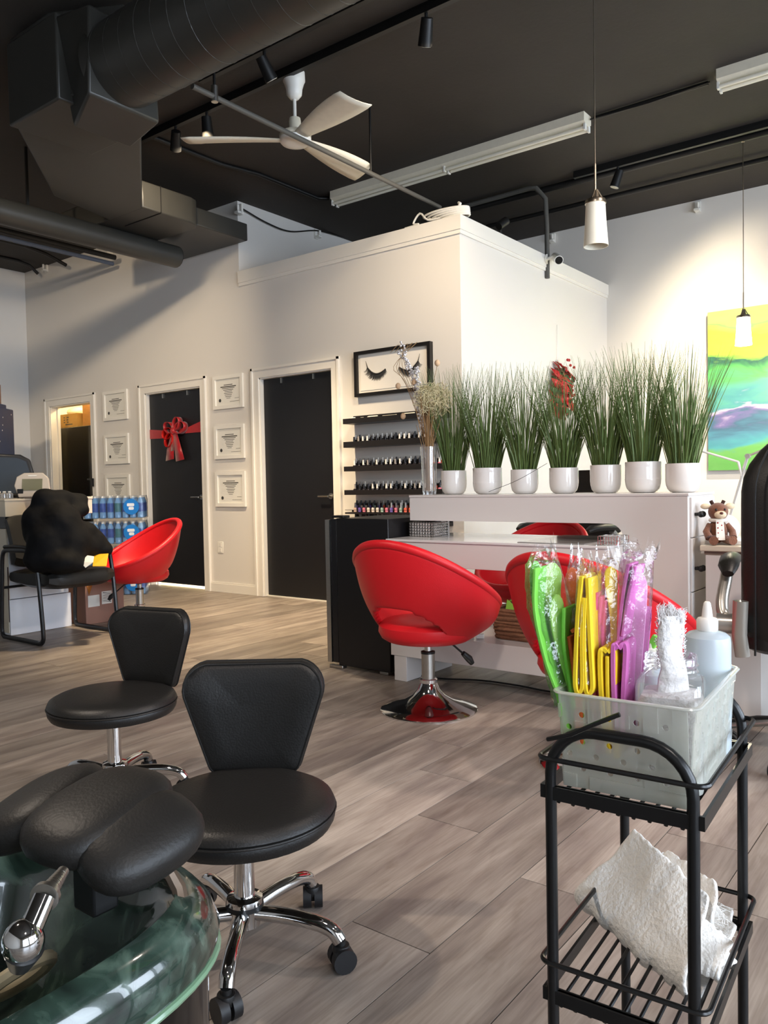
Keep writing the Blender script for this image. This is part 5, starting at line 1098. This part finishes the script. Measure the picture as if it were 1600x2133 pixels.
# ---- bottles, jar and cotton
t = thing('squeeze_bottle', 'white translucent squeeze bottle with a pointed cap', 'bottle', (onz(1474, 1500, .64)*1.0)); P = ond(1474, 1440, 1.20); t.location = (P.x, P.y, .6405); z0 = .6405
zb = lambda y: ond(1474, y, 1.20).z-z0
r = 46/FPX*1.20
m_btl = mat('milky_bottle', 'cdd8de', .25, var=.01, trans=.25, sss=.2); MB().lathe([(.001,0),(r*.92,0),(r,.006),(r,zb(1335)),(r*.97,zb(1324)),(r*.8,zb(1317)),(r*.42,zb(1312)),(r*.42,zb(1305))], 32).build('bottle_body', m_btl, t)
MB().lathe([(r*.43,zb(1312)),(r*.46,zb(1310)),(r*.46,zb(1290)),(r*.40,zb(1286)),(r*.24,zb(1284)),(r*.23,zb(1280)),(r*.20,zb(1268)),(r*.15,zb(1255)),(r*.1,zb(1252))], 24).build('twist_cap', m_white, t)
t = thing('small_bottle', 'small bottle with ribbed white cap and green leaf tip', 'bottle', (ond(1358, 1500, 1.17).x, ond(1358, 1500, 1.17).y, .6405)); zs = lambda y: ond(1358, y, 1.17).z-.6405; r = .024
MB().lathe([(.001,0),(r,.003),(r,zs(1400)),(r*.6,zs(1385))], 20).build('bottle_body', m_btl, t); MB().lathe([(r*.62,zs(1386)),(r*.66,zs(1384)),(r*.64,zs(1352)),(r*.2,zs(1348)),(r*.15,zs(1332))], 20).build('ribbed_cap', m_white, t); MB().box((.004,.0,zs(1335)), (.012,.008,.02), Ry(.5)).build('green_tip', F['green'], t, bevel=.002)
t = thing('clear_jar', 'clear square jar packed with cotton', 'jar', (0,0,0)); P = ond(1398, 1480, 1.075); t.location = (P.x, P.y, .6405); t.rotation_euler.z = radians(12); zj = lambda y: ond(1398, y, 1.075).z-.6405; w = 140/FPX*1.075
m_jar = film('clear_jar_plastic', alpha=.22, diff=.18, rough=.06); sq = lambda s, z, rr=.016: [(x*s, y*s, z) for x, y in rrect(w*.92, w*.92, rr, 5)]
nr = 52/FPX*1.075
def circ(r_, z): 
    return [(r_*cos(a), r_*sin(a), z) for a in [pi/4+2*pi*(j-3)/24-pi/4 for j in range(24)]]
MB().rings([sq(1,0), sq(1.02,.004), sq(1.02,zj(1425)), sq(.97,zj(1412)), circ(nr,zj(1400)), circ(nr,zj(1397)), circ(nr*1.06,zj(1394)), circ(nr,zj(1390)), circ(nr,zj(1384)), circ(nr*1.06,zj(1380)), circ(nr,zj(1376)), circ(nr,zj(1362))], True, False).build('jar_body', m_jar, t)
m_cot = mat('cotton', 'dad6d4', .95, var=.03, bump=.6, bscale=90, sss=.1)
MB().rings([sq(.9,.004), sq(.95,.03), sq(.95,zj(1455)), sq(.85,zj(1442)), sq(.5,zj(1437))]).build('cotton_filling', m_cot, t)
ct = thing('cotton_roll', 'torn white cotton roll sticking out of the jar', 'cotton', (P.x, P.y, .6405+zj(1420))); mb = MB(); R = []
for y, x, wd in ((1440,1400,34),(1410,1402,30),(1390,1402,26),(1365,1396,24),(1340,1394,26),(1315,1397,27),(1295,1398,26),(1280,1399,25)):
    c = ond(x, y, 1.075); R.append([c+RT*(wd/FPX*1.075*cos(a)*(1+.08*sin(3*a+y)))+DEPTHV*(.016*sin(a)) for a in [2*pi*j/18 for j in range(18)]])
mb.rings(R); mb.build('cotton_core', m_cot, ct, world=True)
mb = MB(); rs = random.Random(5)
for k in range(500):
    u = rs.uniform(-1,1); c = ond(1399+25*u, rs.uniform(1276,1300), 1.075)+DEPTHV*rs.uniform(-.014,.014); L = rs.uniform(.004,.013)*(1.2-.5*(u > .2)); mb.tube([c, c+UP*L*.6+RT*rs.uniform(-.003,.003), c+UP*L+RT*rs.uniform(-.006,.006)], [.0006,.0005,.0002], 3)
for k in range(260):
    y = rs.uniform(1285,1395); s_ = rs.choice((-1,1)); c = ond(1397+s_*25, y, 1.075)+DEPTHV*rs.uniform(-.012,.012); mb.tube([c, c+RT*s_*rs.uniform(.001,.004)+UP*rs.uniform(-.002,.004)], .0005, 3)
o = mb.build('cotton_fibres', m_cot, ct, world=True); o['kind'] = 'stuff'
# ---- towel on the lower cart shelf
t = thing('white_towel', 'crumpled white terry towel on the middle cart shelf', 'towel', (CP.x, CP.y, .36)); m_tow = mat('white_towel', 'd9d6d2', .95, var=.05, bump=.6, bscale=420, sheen=.3)
def sheet(nm, A0, A1, B0, B1, back, lift, r, seed, amp=.010, nt=40, ns=36, two=True):
    """folded cloth: fold edge A0-A1, free edge B0-B1 in front, second layer behind it offset by back"""
    A0, A1, B0, B1 = (ond(*q) for q in (A0, A1, B0, B1)); R = []; sd = Vector((seed*3.7, seed*1.3, 0))
    for i in range(nt+1):
        t_ = i/nt; A, B = A0.lerp(A1, t_), B0.lerp(B1, t_); up = (B-A); L = up.length; u = up.normalized(); e = (A1-A0).normalized(); n = e.cross(u).normalized()
        if n.dot(_f) < 0: n = -n
        row = []
        for k in range(ns+1):
            s_ = k/ns
            if not two: p = A+u*(L*s_)
            elif s_ < .46: p = A+u*(L*(1-s_/.46))
            elif s_ < .54: a = pi*(s_-.46)/.08; p = A-u*(r*sin(a))+n*(r*(1-cos(a)))
            else: p = A+u*(L*lift*(s_-.54)/.46)+n*(2*r)+back*((s_-.54)/.46)
            q = p*9+sd; w = amp*(mnoise.noise(q)+.35*mnoise.noise(q*2.6))
            edge = .006*mnoise.noise(Vector((t_*9, s_*9, seed)))
            # the middle of the front layer sags into soft valleys
            row.append(p-n*w+u*edge+e*(.008*mnoise.noise(Vector((s_*6, seed, 3)))*(1 if t_ in (0, 1) else 0)))
        R.append(row)
    o = MB().rings(R, False, False, closed=False).build(nm, m_tow, t, world=True, angle=180); q = o.modifiers.new('solid', 'SOLIDIFY'); q.thickness = .007; q.offset = 0
    q = o.modifiers.new('sub', 'SUBSURF'); q.levels = q.render_levels = 1
sheet('towel_fold', (1205,1848,1.30), (1432,2032,1.09), (1322,1724,1.29), (1478,1868,1.155), Vector((.012,.03,-.012)), .9, .027, 1, .013)
sheet('towel_layer', (1262,1880,1.30), (1492,2022,1.125), (1392,1768,1.31), (1492,1838,1.215), Vector((.01,.02,-.01)), .8, .014, 2, .014)
sheet('towel_end', (1420,1985,1.13), (1500,2020,1.10), (1458,1905,1.15), (1528,1962,1.13), Vector((.006,.012,-.01)), .8, .010, 3, .012, 24, 24)
mb = MB(); rs = random.Random(11)
for k in range(26):
    c = ond(rs.uniform(1486,1500), rs.uniform(1880,1950), 1.16); mb.tube([c, c+RT*rs.uniform(.004,.016)+UP*rs.uniform(-.012,.004), c+RT*rs.uniform(.01,.024)+UP*rs.uniform(-.02,.006)], .0004, 3)
mb.build('loose_threads', m_tow, t, world=True)['kind'] = 'stuff'
# ================================================================== lamps of the room, with added fill spots
def spot(name, loc, tgt, e, col, size=60, blend=.6, soft=.04): return light(name, 'SPOT', loc, e, col, tgt, spot_size=radians(size), spot_blend=blend, shadow_soft_size=soft)
WW = (1, .80, .56)
spot('track_or_fill_spot', (-2.6, yr2+.05, 3.58), (-4.1, 5.3, 1.6), 112, WW, 92, .95, .2)
spot('track_or_fill_spot', (-4.85, yr2+.05, 3.58), (-8.6, 5.3, 1.5), 55, WW, 90, .9, .1)  # added to brighten the left stretch of the back wall
spot('track_or_fill_spot', (-4.5, yr2-.02, 3.58), (-4.7, 4.4, 0), 500, (1, .78, .5), 78, .9, .1)
spot('track_or_fill_spot', (-4.5, .32, 3.58), (-8.2, 5.3, 1.4), 380, WW, 55, .95, .1)  # added unseen fill that lifts the dim far-left wall
spot('track_or_fill_spot', (-3.1, .32, 3.58), (-1.7, 1.5, 0), 210, (1, .86, .72), 85, .9, .07)
spot('track_or_fill_spot', (.6, yr1, 3.58), (-2.2, 3.0, .5), 150, (1, .84, .74), 80, .9, .12)  # added out-of-view fill for the red chairs and desk
spot('track_or_fill_spot', (-.3, .32, 3.58), (-1.4, 3.4, .8), 110, (1, .86, .78), 80, .9, .12)  # added fill from above the viewer onto the desk front
spot('track_or_fill_spot', (1.4, .32, 3.58), (-.3, 1.5, .4), 70, (1, .9, .82), 80, .9, .12)  # added fill from above the viewer onto the cart
spot('track_or_fill_spot', (-2.6, 6.75, 3.6), onX(1165, 735, XB), 13, (1, .86, .66), 60, .9)
spot('track_or_fill_spot', (-1.35, 6.75, 3.6), (-1.72, 8.2, 2.5), 850, (1, .84, .6), 78, .8)
